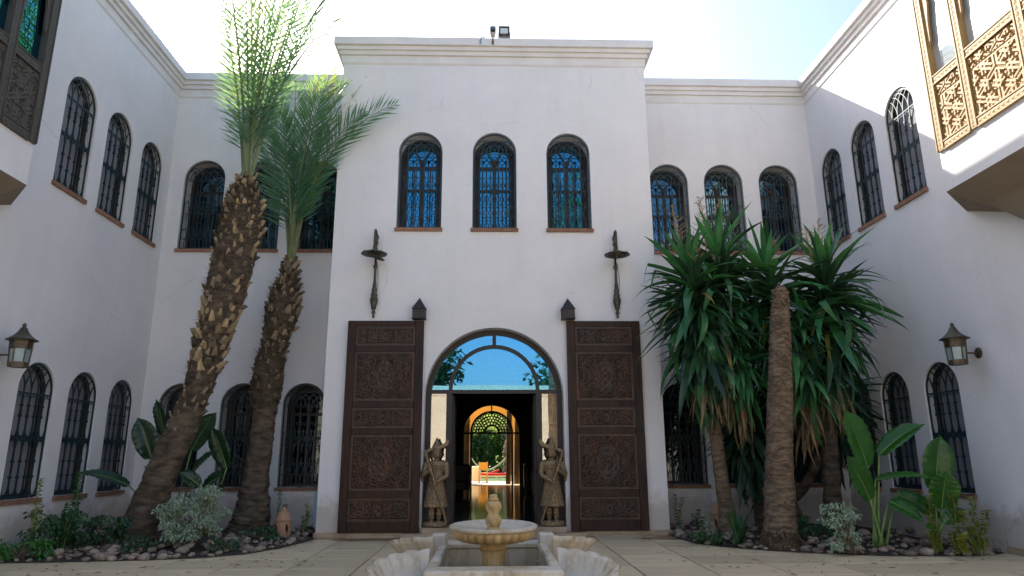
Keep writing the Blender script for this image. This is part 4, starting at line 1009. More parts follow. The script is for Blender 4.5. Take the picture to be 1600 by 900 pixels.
mb = MB(); mb.tube(catmull([(-0.30, YT-0.196, 9.70), (-0.29, YT-0.205, 9.80), (-0.265, YT-0.17, 9.89), (-0.2, YT-0.05, 9.92), (-0.1, YT+0.1, 9.945)], 5), 0.014, 6)
tag(mb.build('cable', 'blue_paint'), 'thin grey cable looping over the parapet edge beside the camera', 'cable')
mb = MB(); mb.bbox(-3.235, -3.145, 13.0, 13.12, 0.16, 0.78, 0.01); mb.tube([(-3.19, 13.06, 0.78), (-3.19, 13.06, 1.6)], 0.016, 8)
tag(mb.build('meter_box', 'blue_paint'), 'narrow pale blue box on the shaded flank of the entrance block', 'box')

# ------------------------------------------------------------------ palms
def boot_mesh(k, m_='boot'):
    """stub of a cut palm frond: x along the trunk's girth, y outwards, z up"""
    random.seed(40+k); mb = MB()
    w0, w1, L, t = random.uniform(0.05, 0.08), random.uniform(0.02, 0.034), random.uniform(0.11, 0.24), 0.026
    o = random.uniform(0.05, 0.10); j = lambda: random.uniform(-0.006, 0.006)
    vs = [(-w0, -0.02, 0), (w0, -0.02, 0), (w0*0.8, t+0.01, 0.01), (-w0*0.8, t+0.01, 0.01),
          (-w0*0.85+j(), 0.01, L*0.5), (w0*0.85+j(), 0.01, L*0.5), (w0*0.55, t+o*0.55, L*0.5), (-w0*0.55, t+o*0.55, L*0.5),
          (-w1+j(), o*0.6, L+j()), (w1+j(), o*0.6, L+j()), (w1*0.7+j(), o+t*0.8, L*0.93+j()), (-w1*0.7+j(), o+t*0.8, L*0.93+j())]
    mb.add(vs, [(0, 1, 5, 4), (1, 2, 6, 5), (2, 3, 7, 6), (3, 0, 4, 7), (4, 5, 9, 8), (5, 6, 10, 9), (6, 7, 11, 10), (7, 4, 8, 11)])
    mb.cur = 1; mb.add([vs[8], vs[9], vs[10], vs[11]], [(0, 1, 2, 3)]); mb.cur = 0
    for q in range(4):                                       # torn fibres
        x = random.uniform(-w0, w0); mb.add([(x-0.004, 0.0, L*0.3), (x+0.004, 0.0, L*0.3), (x+random.uniform(-0.06, 0.06), o+random.uniform(0, 0.06), L*0.3+random.uniform(-0.05, 0.1))], [(0, 1, 2)])
    return mb.mesh('leaf_base', [m_, 'boot_cut'])
BOOTS = [boot_mesh(k) for k in range(8)]; BOOTS_TAN = [boot_mesh(k+3, 'boot_tan') for k in range(6)]+BOOTS[:2]
def frond_obj(parent, off, p0, p1, p2, ll=0.42, mat_='frond', n=62, seed=0, width=0.026, bare=0.16):
    rnd = random.Random(seed); mb = MB(); path = bez(p0, p1, p2, 22)
    mb.cur = 1; mb.tube(path, [0.026*(1-i/22)+0.004 for i in range(23)], 5); mb.cur = 0
    side0 = None; roll = rnd.uniform(-0.5, 0.5)
    for i in range(n):
        t = bare+(1-bare)*(i+0.5)/n; f = t*22; k = min(21, int(f)); p = path[k].lerp(path[k+1], f-k); tg = (path[k+1]-path[k]).normalized()
        view = Vector((sin(roll), -cos(roll), 0.15)); sd = tg.cross(view)
        if sd.length < 1e-3: sd = Vector((1, 0, 0))
        sd.normalize(); nr = sd.cross(tg)
        s = (t-bare)/(1-bare); ln = ll*(0.45+0.9*sin(pi*min(1, s*0.85+0.16))**0.8)*rnd.uniform(0.85, 1.1)*(1 if s < 0.92 else 0.75)
        fwd = 0.7+0.9*s
        for sg in (-1, 1):
            d = (sd*sg+tg*(fwd+rnd.uniform(-0.15, 0.15))+nr*rnd.uniform(0.05, 0.5)).normalized()
            wv = (tg-d*tg.dot(d)).normalized()*width*0.5
            if rnd.random() < 0.5: wv = (wv+nr*width*0.3)
            dr = Vector((0, 0, -ln*ln*0.12))
            a = p+d*ln*0.45+dr*0.3
            mb.add([p, a+wv, p+d*ln+dr, a-wv], [(0, 1, 2, 3)])
    return mb.build('frond', [mat_, 'rachis'], parent, False, tuple(-Vector(off)))
def palm_trunk(parent, off, pts, rad, relief=0.05, mat_='bark_palm', seg=12, seed=0):
    path = catmull(pts, seg); R = []
    for i in range(len(path)):
        f = i/seg; k = min(len(rad)-2, int(f)); R.append(rad[k]+(rad[k+1]-rad[k])*(f-k))
    # denser rings for the scarred surface
    mb = MB(); dense = []; RR = []
    for i in range(len(path)-1):
        for q in range(3): dense.append(path[i].lerp(path[i+1], q/3)); RR.append(R[i]+(R[i+1]-R[i])*q/3)
    dense.append(path[-1]); RR.append(R[-1])
    def md(i, a):
        r = relief*(abs(sin(i*0.62+0.0*a))*0.6+0.5*sin(a*7+(i//5 % 2)*pi))
        return 1+r*0.8+relief*1.8*noise.noise(Vector((cos(a)*1.6+seed, sin(a)*1.6, i*0.12)))+relief*1.2*noise.noise(Vector((cos(a)*4+seed, sin(a)*4, i*0.5)))
    mb.tube(dense, RR, 26, mod=md); mb.build('trunk', mat_, parent, True, tuple(-Vector(off)))
    return path, R
def boots(parent, off, path, R, s0, s1, step, per, sc=1.0, seed=1, kinds=None):
    rnd = random.Random(seed); L = [0]
    for a, b in zip(path[:-1], path[1:]): L.append(L[-1]+(b-a).length)
    T = L[-1]; s = s0*T; row = 0
    while s < s1*T:
        k = max(i for i in range(len(L)) if L[i] <= s); k = min(k, len(path)-2); f = (s-L[k])/(L[k+1]-L[k]); p = path[k].lerp(path[k+1], f); r = R[k]+(R[k+1]-R[k])*f
        tg = (path[k+1]-path[k]).normalized()
        for j in range(per):
            a = 2*pi*(j+0.5*(row % 2))/per+rnd.uniform(-0.12, 0.12)
            o = Vector((cos(a), sin(a), 0)); o = (o-tg*o.dot(tg)).normalized(); x = o.cross(tg)
            if o.y > 0.55: continue
            m = Matrix((x, o, tg)).transposed(); q = p+o*(r*0.93)+tg*rnd.uniform(-0.03, 0.03)
            e = m.to_euler(); e2 = (m @ Matrix.Rotation(rnd.uniform(-0.25, 0.3), 3, 'X') @ Matrix.Rotation(rnd.uniform(-0.4, 0.4), 3, 'Y')).to_euler()
            k2 = sc*rnd.uniform(0.65, 1.3)
            obj('leaf_base', rnd.choice(kinds or BOOTS), parent, tuple(q-Vector(off)), e2, (k2, k2, k2))
        s += step*rnd.uniform(0.9, 1.1); row += 1
def fibres(parent, off, path, R, s0, s1, n, seed):
    rnd = random.Random(seed); mb = MB()
    for i in range(n):
        f = (s0+(s1-s0)*rnd.random())*(len(path)-1); k = min(len(path)-2, int(f)); p = path[k].lerp(path[k+1], f-k); a = rnd.uniform(pi, 2*pi)+rnd.uniform(-0.4, 0.4)
        o = Vector((cos(a), sin(a), 0)); q = p+o*R[k]*0.98; d = o*rnd.uniform(0.03, 0.12)+Vector((rnd.uniform(-0.10, 0.10), 0, rnd.uniform(-0.14, 0.14)))
        w = o.cross(Vector((0, 0, 1)))*rnd.uniform(0.003, 0.011)
        mb.add([q-w, q+w, q+d], [(0, 1, 2)])
    tag(mb.build('fibre', 'fibre', parent, False, tuple(-Vector(off))), kind='stuff')

P1 = (-5.72, 11.7, 0.02); PA = empty('palm_tree', P1)
tag(PA, 'taller leaning palm with thick shaggy trunk and upswept fronds', 'palm tree')
pts = [(-5.80, 11.7, -0.05), (-5.62, 11.7, 0.45), (-5.36, 11.7, 1.25), (-4.98, 11.7, 2.45), (-4.80, 11.7, 3.3), (-4.66, 11.7, 4.2), (-4.53, 11.7, 5.1), (-4.50, 11.7, 5.65), (-4.49, 11.7, 6.0), (-4.49, 11.7, 6.35)]
rad = [0.33, 0.26, 0.235, 0.22, 0.26, 0.325, 0.35, 0.32, 0.20, 0.09]
path, R = palm_trunk(PA, P1, pts, rad, 0.06, seed=1)
boots(PA, P1, path, R, 0.45, 0.62, 0.14, 9, 1.05, 1, BOOTS_TAN); boots(PA, P1, path, R, 0.62, 0.90, 0.125, 10, 0.8, 2, BOOTS*2+BOOTS_TAN); boots(PA, P1, path, R, 0.90, 0.985, 0.11, 8, 0.75, 21, BOOTS_TAN)
boots(PA, P1, path, R, 0.30, 0.46, 0.17, 8, 0.6, 3)
fibres(PA, P1, path, R, 0.3, 0.95, 3600, 4)
rnd = random.Random(8); top = Vector((-4.49, 11.7, 6.25))
TIPS = [(-5.42, 11.5, 10.3, -0.25), (-5.28, 11.3, 11.2, -0.2), (-4.85, 11.6, 11.4, -0.1), (-4.5, 11.5, 11.9, 0.0), (-4.0, 11.5, 11.6, 0.1),
        (-3.8, 11.5, 11.0, 0.15), (-3.3, 11.4, 11.1, 0.2), (-2.72, 11.4, 9.72, 0.15), (-2.98, 11.6, 10.5, 0.1), (-4.7, 11.2, 10.3, -0.1), (-3.75, 11.1, 9.5, 0.1), (-4.95, 11.4, 9.6, -0.22), (-3.3, 11.5, 11.2, 0), (-2.95, 11.6, 10.6, 0), (-4.25, 11.3, 10.4, 0),]
for i, (x, y, z, b) in enumerate(TIPS):
    p0 = top+Vector((rnd.uniform(-0.09, 0.09), rnd.uniform(-0.1, 0.05), rnd.uniform(-0.1, 0.05))); p2 = Vector((x, y, z)); mid = p0.lerp(p2, 0.5)
    side = (x+4.49)*-0.16; p1 = mid+Vector((side, 0, 0.25+abs(x+4.49)*0.25))
    frond_obj(PA, P1, p0, p1, p2, 0.47, 'frond_yellow' if i in (4, 9) else 'frond', 36, 100+i, 0.030, 0.13)

P2 = (-4.42, 13.25, 0.02); PB = empty('palm_tree', P2)
tag(PB, 'shorter palm with narrow-waisted trunk beside the entrance block', 'palm tree')
pts = [(-4.46, 13.25, -0.05), (-4.42, 13.25, 0.35), (-4.38, 13.25, 1.1), (-4.32, 13.25, 2.1), (-4.33, 13.25, 2.5), (-4.30, 13.25, 3.15), (-4.22, 13.25, 3.5), (-4.15, 13.25, 4.0), (-4.10, 13.25, 4.45), (-4.06, 13.25, 4.8), (-4.04, 13.25, 5.2)]
rad = [0.42, 0.31, 0.22, 0.20, 0.265, 0.265, 0.20, 0.30, 0.27, 0.16, 0.07]
path, R = palm_trunk(PB, P2, pts, rad, 0.075, seed=9)
boots(PB, P2, path, R, 0.66, 0.99, 0.12, 10, 0.9, 5); boots(PB, P2, path, R, 0.48, 0.66, 0.15, 9, 0.6, 6)
fibres(PB, P2, path, R, 0.36, 0.93, 3600, 7)
top = Vector((-4.04, 13.25, 5.15))
TIPS2 = [(-2.78, 13.0, 9.1), (-1.98, 12.5, 8.22), (-3.65, 12.9, 9.0), (-4.45, 13.0, 8.5), (-4.05, 12.7, 8.75), (-3.3, 12.6, 9.05), (-3.0, 12.5, 8.7), (-4.7, 12.9, 7.7), (-2.6, 12.5, 8.05), (-3.45, 12.4, 8.3), (-4.3, 12.5, 8.0)]
for i, (x, y, z) in enumerate(TIPS2):
    p0 = top+Vector((rnd.uniform(-0.06, 0.06), rnd.uniform(-0.1, 0.02), rnd.uniform(-0.1, 0.05))); p2 = Vector((x, y, z)); mid = p0.lerp(p2, 0.5)
    p1 = mid+Vector((-(x+4.04)*0.28, -0.05, 0.35+abs(x+4.04)*0.35))
    frond_obj(PB, P2, p0, p1, p2, 0.56, 'frond_yellow' if i in (0, 5) else 'frond', 36, 200+i, 0.034, 0.18)

# headless trunk in the right bed
P3 = (4.33, 10.85, 0.02); PC = empty('palm_stump', P3); tag(PC, 'headless brown palm trunk standing in front of the yuccas', 'palm trunk')
pts = [(4.30, 10.85, -0.05), (4.34, 10.85, 0.4), (4.42, 10.85, 1.3), (4.55, 10.85, 2.5), (4.64, 10.85, 3.4), (4.70, 10.85, 3.95), (4.72, 10.85, 4.08)]
path, R = palm_trunk(PC, P3, pts, [0.30, 0.235, 0.20, 0.185, 0.155, 0.12, 0.06], 0.04, 'bark_smooth', 16, 3)
def scar_mesh(k):
    random.seed(k); mb = MB(); w = 0.075
    vs = [(-w, -0.02, 0), (0, -0.015, -0.035), (w, -0.02, 0), (-w*0.9, 0.012, 0.012), (0, 0.03, -0.012), (w*0.9, 0.012, 0.012), (-w*0.8, -0.015, 0.035), (0, -0.01, 0.03), (w*0.8, -0.015, 0.035)]
    vs = [(x, y+random.uniform(-0.006, 0.006), z+random.uniform(-0.006, 0.006)) for x, y, z in vs]
    mb.add(vs, [(0, 1, 4, 3), (1, 2, 5, 4), (3, 4, 7, 6), (4, 5, 8, 7)]); return mb.mesh('leaf_scar', 'bark_smooth', False)
SC = [scar_mesh(k) for k in range(5)]
boots(PC, P3, path, R, 0.03, 0.97, 0.082, 11, 0.92, 12, SC)
for c in list(PC.children):
    if c.name.startswith('leaf_base'): c.name = 'leaf_scar'
fibres(PC, P3, path, R, 0.02, 0.12, 500, 13)

# ------------------------------------------------------------------ yuccas
def blade_mesh(L, W, bend, m, fold=0.35, kink=None, seed=0):
    rnd = random.Random(seed); mb = MB(); n = 9; vs = []; ang = 0.0; x = z = 0.0; st = L/n
    for i in range(n+1):
        t = i/n; w = W*0.5*(0.55+0.75*sin(pi*min(1, 0.18+t*0.62)))*(1-t**3.5); w = max(w, 0.0012)
        ca, sa = cos(ang), sin(ang)
        vs += [(x-sa*0*w, -w, z+w*fold*ca), (x, 0, z), (x, w, z+w*fold*ca)]
        ang -= bend/n*(0.4+1.2*t)
        if kink and abs(t-kink[0]) < 0.5/n: ang -= kink[1]
        x += st*cos(ang); z += st*sin(ang)
    fs = []
    for i in range(n): q = i*3; fs += [(q, q+1, q+4, q+3), (q+1, q+2, q+5, q+4)]
    mb.add(vs, fs); return mb.mesh('leaf', m, True)
YB_, YO, YY, YD = [], [], [], []
for k in range(10): YB_.append(blade_mesh((0.95, 1.0, 1.05, 0.98, 1.08, 0.9, 1.0, 1.1, 1.05, 1.0)[k], 0.102, (0.05, 0.2, 0.4, 0.7, 0.9, 0.15, 0.55, 1.3, 1.7, 0.4)[k], 'yucca', 0.4, {4: (0.5, 0.9), 9: (0.65, 1.5)}.get(k), k))
for k in range(4): YO.append(blade_mesh(1.0, 0.085, (0.5, 0.9, 0.3, 1.2)[k], 'yucca_dark', 0.4, None, 20+k))
for k in range(2): YY.append(blade_mesh(0.95, 0.06, 0.6+0.4*k, 'yucca_yellow', 0.45, None, 30+k))
for k in range(3): YD.append(blade_mesh(0.9, 0.05, 0.3+0.3*k, 'dead', 0.7, None, 40+k))
def yucca_head(parent, off, c0, c1, N_, L=1.0, seed=0, dark=0.15, low=-84, hi=86, dead=40, extra=60, em='yucca_dark'):
    """foliated stem from c0 (lowest leaf) to c1 (growing tip)"""
    rnd = random.Random(seed); c0, c1 = Vector(c0), Vector(c1)
    for k in range(N_):
        t = (k+0.5)/N_; p = c1.lerp(c0, t**1.15); phi = k*2.39996+rnd.uniform(-0.25, 0.25); el = radians(hi-(hi-low)*(t**0.66)+rnd.uniform(-14, 14))
        r = rnd.random()
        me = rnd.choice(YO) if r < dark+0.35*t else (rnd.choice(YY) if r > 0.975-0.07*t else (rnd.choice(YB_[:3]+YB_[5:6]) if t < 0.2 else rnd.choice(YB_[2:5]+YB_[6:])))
        s = L*rnd.uniform(0.7, 1.12)*(0.75+0.35*min(1, t*2.5))
        m = Matrix.Rotation(phi, 3, 'Z') @ Matrix.Rotation(-el, 3, 'Y') @ Matrix.Rotation(rnd.uniform(-0.5, 0.5), 3, 'X')
        obj('leaf', me, parent, tuple(p+Vector((cos(phi), sin(phi), 0))*0.05-Vector(off)), m.to_euler(), (s, s, s))
    if extra:                                                 # inner leaves that cannot be told apart; the dark blade holds their shade
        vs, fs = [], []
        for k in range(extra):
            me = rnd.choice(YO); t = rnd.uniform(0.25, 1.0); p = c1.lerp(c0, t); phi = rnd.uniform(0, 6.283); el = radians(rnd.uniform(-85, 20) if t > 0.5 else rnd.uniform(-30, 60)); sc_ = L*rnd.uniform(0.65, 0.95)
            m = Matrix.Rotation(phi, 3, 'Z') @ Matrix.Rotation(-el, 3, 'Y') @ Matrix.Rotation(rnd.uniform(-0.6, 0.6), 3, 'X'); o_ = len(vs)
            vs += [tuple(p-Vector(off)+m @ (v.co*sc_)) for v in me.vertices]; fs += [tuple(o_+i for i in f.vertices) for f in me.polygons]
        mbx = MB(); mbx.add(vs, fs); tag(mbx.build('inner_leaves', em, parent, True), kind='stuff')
    for k in range(dead):
        p = c0+Vector((0, 0, rnd.uniform(-0.35, 0.15))); phi = rnd.uniform(0, 6.283); el = radians(rnd.uniform(-88, -62))
        s = L*rnd.uniform(0.6, 1.0); m = Matrix.Rotation(phi, 3, 'Z') @ Matrix.Rotation(-el, 3, 'Y') @ Matrix.Rotation(rnd.uniform(-1, 1), 3, 'X')
        obj('dry_leaf', rnd.choice(YD), parent, tuple(p+Vector((cos(phi), sin(phi), 0))*0.07-Vector(off)), m.to_euler(), (s, s, s))
def panicle(parent, off, p, h, seed, lean=(0, 0)):
    rnd = random.Random(seed); mb = MB(); p = Vector(p); tip = p+Vector((lean[0], lean[1], h)); st = catmull([p, p.lerp(tip, 0.5)+Vector((rnd.uniform(-.04, .04), 0, 0)), tip], 6)
    mb.tube(st, [0.016-0.011*i/(len(st)-1) for i in range(len(st))], 5)
    for k in range(26):
        q = p.lerp(tip, 0.3+0.7*k/26); a = rnd.uniform(0, 6.28); ln = 0.26*(1-0.7*k/26)*rnd.uniform(0.6, 1.1); e = q+Vector((cos(a)*ln, sin(a)*ln, ln*rnd.uniform(0.3, 0.9)))
        mb.tube([q, e], [0.006, 0.003], 4)
        for j in range(5): c = q.lerp(e, 0.3+0.7*j/5); d = Vector((rnd.uniform(-1, 1), rnd.uniform(-1, 1), rnd.uniform(-1, 0.6)))*0.022; mb.tube([c, c+d], [0.007, 0.004], 4, False)
    mb.build('flower_stalk', 'straw', parent, False, tuple(-Vector(off)))
def stem_part(parent, off, pts, rad, m='bark_smooth', seed=0):
    path = catmull(pts, 8); R_ = []
    for i in range(len(path)): f = i/8; k = min(len(rad)-2, int(f)); R_.append(rad[k]+(rad[k+1]-rad[k])*(f-k))
    mb = MB(); mb.tube(path, R_, 14, mod=lambda i, a: 1+0.12*noise.noise(Vector((cos(a)*2+seed, sin(a)*2, i*0.5)))+0.04*sin(i*2.1)); mb.build('trunk', m, parent, True, tuple(-Vector(off)))
Y1 = (4.03, 12.25, 0.02); YA = empty('yucca', Y1); tag(YA, 'big yucca with a dense drooping crown next to the right door leaf', 'yucca')
stem_part(YA, Y1, [(4.05, 12.25, -0.05), (3.98, 12.25, 0.6), (3.90, 12.2, 1.5), (3.80, 12.1, 2.6), (3.72, 12.0, 3.7), (3.74, 12.0, 4.9)], [0.20, 0.13, 0.11, 0.105, 0.10, 0.07])
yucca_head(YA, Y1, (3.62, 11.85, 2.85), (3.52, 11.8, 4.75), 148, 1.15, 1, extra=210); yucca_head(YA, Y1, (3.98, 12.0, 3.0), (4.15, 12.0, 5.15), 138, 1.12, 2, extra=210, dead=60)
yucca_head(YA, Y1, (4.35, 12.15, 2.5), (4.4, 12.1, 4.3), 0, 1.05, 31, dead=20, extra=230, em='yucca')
stem_part(YA, Y1, [(3.80, 12.1, 2.6), (3.95, 12.05, 3.4), (4.02, 12.0, 5.1)], [0.09, 0.08, 0.05])
for p, h, sd, ln in (((3.5, 11.8, 4.7), 1.15, 1, (-0.25, 0)), ((3.9, 12, 5.0), 1.1, 2, (-0.05, 0)), ((4.1, 12, 5.0), 1.05, 3, (0.12, 0)), ((3.6, 11.7, 4.4), 0.75, 4, (0.1, -0.1))): panicle(YA, Y1, p, h, sd, ln)
Y2 = (5.75, 12.0, 0.02); YC = empty('yucca', Y2); tag(YC, 'big yucca with drooping crown and dry brown skirt near the right wing', 'yucca')
stem_part(YC, Y2, [(5.72, 12.05, -0.05), (5.76, 12.0, 0.8), (5.8, 11.95, 1.9), (5.85, 11.9, 3.0), (5.92, 11.85, 4.8)], [0.20, 0.14, 0.13, 0.12, 0.07], 'bark_palm', 4)
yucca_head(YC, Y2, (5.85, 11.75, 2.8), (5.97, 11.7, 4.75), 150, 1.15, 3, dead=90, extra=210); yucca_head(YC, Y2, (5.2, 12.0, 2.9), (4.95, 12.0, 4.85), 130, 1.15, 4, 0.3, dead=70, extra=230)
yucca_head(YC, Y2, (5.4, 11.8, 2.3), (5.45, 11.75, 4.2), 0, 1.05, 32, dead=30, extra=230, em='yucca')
stem_part(YC, Y2, [(5.82, 11.95, 2.3), (5.45, 12.05, 3.2), (5.1, 12.1, 4.7)], [0.10, 0.09, 0.05], 'bark_palm', 7)
for p, h, sd, ln in (((5.9, 11.7, 4.7), 0.85, 11, (0.0, 0)), ((5.75, 11.7, 4.5), 0.9, 12, (-0.1, 0)), ((5.1, 12.1, 4.6), 0.7, 13, (0.1, 0))): panicle(YC, Y2, p, h, sd, ln)
Y3 = (5.0, 13.3, 0.02); YE = empty('yucca', Y3); tag(YE, 'low dark yucca clump in the shade against the rear wall', 'yucca')
stem_part(YE, Y3, [(5.0, 13.3, -0.05), (4.9, 13.2, 0.8), (4.7, 13.1, 2.1)], [0.12, 0.10, 0.06], 'bark_palm', 5); stem_part(YE, Y3, [(5.0, 13.3, 0.1), (5.9, 13.2, 0.9), (6.55, 13.1, 2.3)], [0.10, 0.09, 0.06], 'bark_palm', 6)
yucca_head(YE, Y3, (4.75, 13.1, 1.3), (4.65, 13.0, 2.6), 100, 1.0, 5, 0.9, dead=6, extra=170); yucca_head(YE, Y3, (6.5, 13.05, 1.7), (6.6, 13.0, 2.8), 90, 0.95, 6, 0.9, dead=6, extra=120); yucca_head(YE, Y3, (5.45, 13.2, 2.2), (5.4, 13.1, 3.4), 90, 1.0, 9, 0.95, dead=6, extra=150)
stem_part(YE, Y3, [(5.0, 13.3, 0.1), (5.3, 13.25, 1.2), (5.42, 13.15, 3.3)], [0.10, 0.09, 0.05], 'bark_palm', 9)

# ------------------------------------------------------------------ big-leaved plants
def big_leaf(parent, off, root, start, tip, w, face, m, seed=0, sag=0.12):
    """petiole from root to start, blade from start to tip; face = direction the upper side looks"""
    rnd = random.Random(seed); mb = MB(); root, start, tip, face = Vector(root), Vector(start), Vector(tip), Vector(face).normalized()
    mb.cur = 1; mid = root.lerp(start, 0.55)+Vector((0, 0, 0.06)); mb.tube(bez(root, mid, start, 8), [0.022-0.010*i/8 for i in range(9)], 7)
    ax = tip-start; L = ax.length; c = start.lerp(tip, 0.55)+Vector((0, 0, sag*L))+face*0.04*L; n = 26; path = bez(start, c, tip, n)
    mb.tube([p-face*0.004 for p in path], [0.010*(1-i/n)+0.002 for i in range(n+1)], 5); mb.cur = 0
    vs = []; nw = 5; fs = []
    for i, p in enumerate(path):
        t = i/n; tg = (path[min(n, i+1)]-path[max(0, i-1)]).normalized(); sd = tg.cross(face).normalized(); nr = sd.cross(tg)
        hw = w*0.5*(sin(pi*(0.06+0.94*t)**0.75)**0.62)*(1-t**6)
        if t == 1: hw = 0.002
        for k in range(-nw, nw+1):
            u = k/nw; rip = 0.010*sin(t*52+abs(u)*3)*abs(u)+0.02*noise.noise(Vector((t*4, u*2, seed)))*abs(u)
            edge = 1+(0.05*noise.noise(Vector((t*9, seed*3.1, k))) if abs(k) == nw else 0)
            vs.append(p+sd*hw*u*edge+nr*(hw*0.42*abs(u)**1.2-hw*0.22*u*u*u*u+rip)+tg*abs(u)*hw*0.25)
    q = 2*nw+1
    for i in range(n):
        for k in range(2*nw): a = i*q+k; fs.append((a, a+1, a+q+1, a+q))
    mb.add(vs, fs); return mb.build('leaf', [m, 'midrib'], parent, True, tuple(-off))
def big_plant(name, label, root, leaves, m, seed):
    E_ = empty(name, root); tag(E_, label, 'plant'); rt_ = Vector(root); rnd = random.Random(seed)
    for i, (st, tp, w, fc) in enumerate(leaves):
        r0 = rt_+Vector((rnd.uniform(-0.08, 0.08), rnd.uniform(-0.06, 0.06), 0)); big_leaf(E_, rt_, r0, st, tp, w, fc, m, seed*10+i)
    return E_
big_plant('banana_plant', 'bright green big-leaved plant beside the variegated shrub in the right bed', (5.62, 10.45, 0.03), [
    ((5.55, 10.4, 1.20), (5.24, 10.3, 2.02), 0.46, (0.25, -1, 0.2)), ((5.75, 10.4, 1.36), (6.40, 10.2, 1.80), 0.36, (-0.3, -0.55, 0.9)), ((5.50, 10.35, 0.72), (5.14, 10.2, 1.36), 0.34, (0.1, -1, 0.1)),
    ((5.62, 10.35, 1.0), (6.25, 9.95, 1.02), 0.24, (0, -0.45, 1)), ((5.75, 10.3, 0.70), (6.05, 10.0, 0.42), 0.24, (0.0, -1, 0.5)), ((5.9, 10.35, 0.80), (6.45, 10.15, 0.42), 0.30, (0, -0.9, 0.5)), ((5.6, 10.6, 1.15), (5.75, 10.75, 1.75), 0.3, (0, -1, 0.1))], 'big_leaf', 3)
big_plant('banana_plant', 'upright bright green big-leaved plant under the right wing lantern', (6.27, 10.12, 0.03), [
    ((6.34, 10.1, 0.85), (6.50, 10.05, 1.64), 0.44, (-0.15, -1, 0.1)), ((6.36, 10.05, 0.60), (6.42, 9.9, 1.14), 0.40, (-0.1, -0.8, 0.65)), ((6.2, 10.05, 0.55), (6.02, 9.95, 0.72), 0.16, (0, -1, 0.4)), ((6.32, 10.0, 0.42), (6.62, 9.9, 0.60), 0.2, (0, -0.8, 0.7)), ((6.2, 10.0, 0.3), (6.0, 9.9, 0.40), 0.14, (0, -1, 0.4))], 'big_leaf', 5)
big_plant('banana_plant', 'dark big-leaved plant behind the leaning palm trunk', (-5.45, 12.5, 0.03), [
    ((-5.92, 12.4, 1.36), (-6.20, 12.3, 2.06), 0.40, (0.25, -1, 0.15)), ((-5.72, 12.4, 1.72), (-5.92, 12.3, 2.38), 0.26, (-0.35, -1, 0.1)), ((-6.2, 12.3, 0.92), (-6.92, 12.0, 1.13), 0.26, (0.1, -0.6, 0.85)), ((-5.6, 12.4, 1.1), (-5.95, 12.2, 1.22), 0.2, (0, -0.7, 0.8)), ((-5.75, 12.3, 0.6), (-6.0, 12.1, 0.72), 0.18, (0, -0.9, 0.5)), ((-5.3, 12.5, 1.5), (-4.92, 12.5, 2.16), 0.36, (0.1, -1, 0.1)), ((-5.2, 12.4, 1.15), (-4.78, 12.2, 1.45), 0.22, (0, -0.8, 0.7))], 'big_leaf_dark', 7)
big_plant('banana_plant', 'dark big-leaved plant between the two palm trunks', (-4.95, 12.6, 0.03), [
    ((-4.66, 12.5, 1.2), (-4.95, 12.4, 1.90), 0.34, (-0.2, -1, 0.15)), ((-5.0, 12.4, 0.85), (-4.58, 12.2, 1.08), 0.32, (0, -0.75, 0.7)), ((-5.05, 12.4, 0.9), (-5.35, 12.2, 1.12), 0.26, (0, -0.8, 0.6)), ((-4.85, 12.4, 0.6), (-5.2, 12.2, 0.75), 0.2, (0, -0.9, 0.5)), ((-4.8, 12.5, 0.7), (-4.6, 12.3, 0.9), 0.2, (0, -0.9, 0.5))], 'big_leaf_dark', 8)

# ------------------------------------------------------------------ shrubs and low plants
def leaf_quad(mb, p, d, nr, L, W):
    sd = d.cross(nr)
    if sd.length < 1e-4: sd = Vector((1, 0, 0))
    sd.normalize(); q = p+d*L*0.5
    mb.add([p, q+sd*W*0.5, p+d*L-Vector((0, 0, L*0.12)), q-sd*W*0.5], [(0, 1, 2, 3)])
def bush(name, label, root, blobs, n, L, W, m, seed, cat='shrub', stems=5):
    """weeping small-leaved shrub: twigs reach into leaf clumps"""
    rnd = random.Random(seed); E_ = empty(name, root); tag(E_, label, cat); r0 = Vector(root)
    ms, mf = MB(), MB()
    for (c, rx, rz) in blobs:
        c = Vector(c)
        ms.tube(bez(r0+Vector((rnd.uniform(-.05, .05), rnd.uniform(-.05, .05), 0)), r0.lerp(c, 0.5)+Vector((rnd.uniform(-.05, .05), 0, 0.08)), c, 7), [0.012-0.008*i/7 for i in range(8)], 5)
        for k in range(int(n*rx*rz)):
            v = Vector((rnd.gauss(0, 1), rnd.gauss(0, 1), rnd.gauss(0, 1))).normalized()*(rnd.random()**0.45); p = c+Vector((v.x*rx, v.y*rx, v.z*rz))
            d = Vector((v.x+rnd.uniform(-.6, .6), v.y+rnd.uniform(-.6, .6), -0.5+rnd.uniform(-.6, .5))).normalized(); nr = Vector((rnd.uniform(-.7, .7), rnd.uniform(-1, .2), 0.8)).normalized()
            leaf_quad(mf, p, d, nr, L*rnd.uniform(0.7, 1.2), W*rnd.uniform(0.7, 1.2))
    off = tuple(-r0); ms.build('stem', 'twig', E_, True, off); tag(mf.build('foliage', m, E_, False, off), kind='stuff'); return E_
def blobs_in(rng, cx, cy, z0, z1, w, k, r0=0.09, r1=0.15):
    return [((cx+rng.uniform(-w, w)*(1-0.35*abs((j+.5)/k-0.5)), cy+rng.uniform(-w, w)*0.7, z0+(z1-z0)*(j+0.5)/k), rng.uniform(r0, r1), rng.uniform(r0, r1)*0.75) for j in range(k)]
rg = random.Random(21)
bush('variegated_shrub', 'cream variegated shrub at the foot of the palms', (-4.62, 11.2, 0.03), blobs_in(rg, -4.60, 11.2, 0.15, 0.92, 0.42, 26), 9000, 0.062, 0.030, 'varieg', 1)
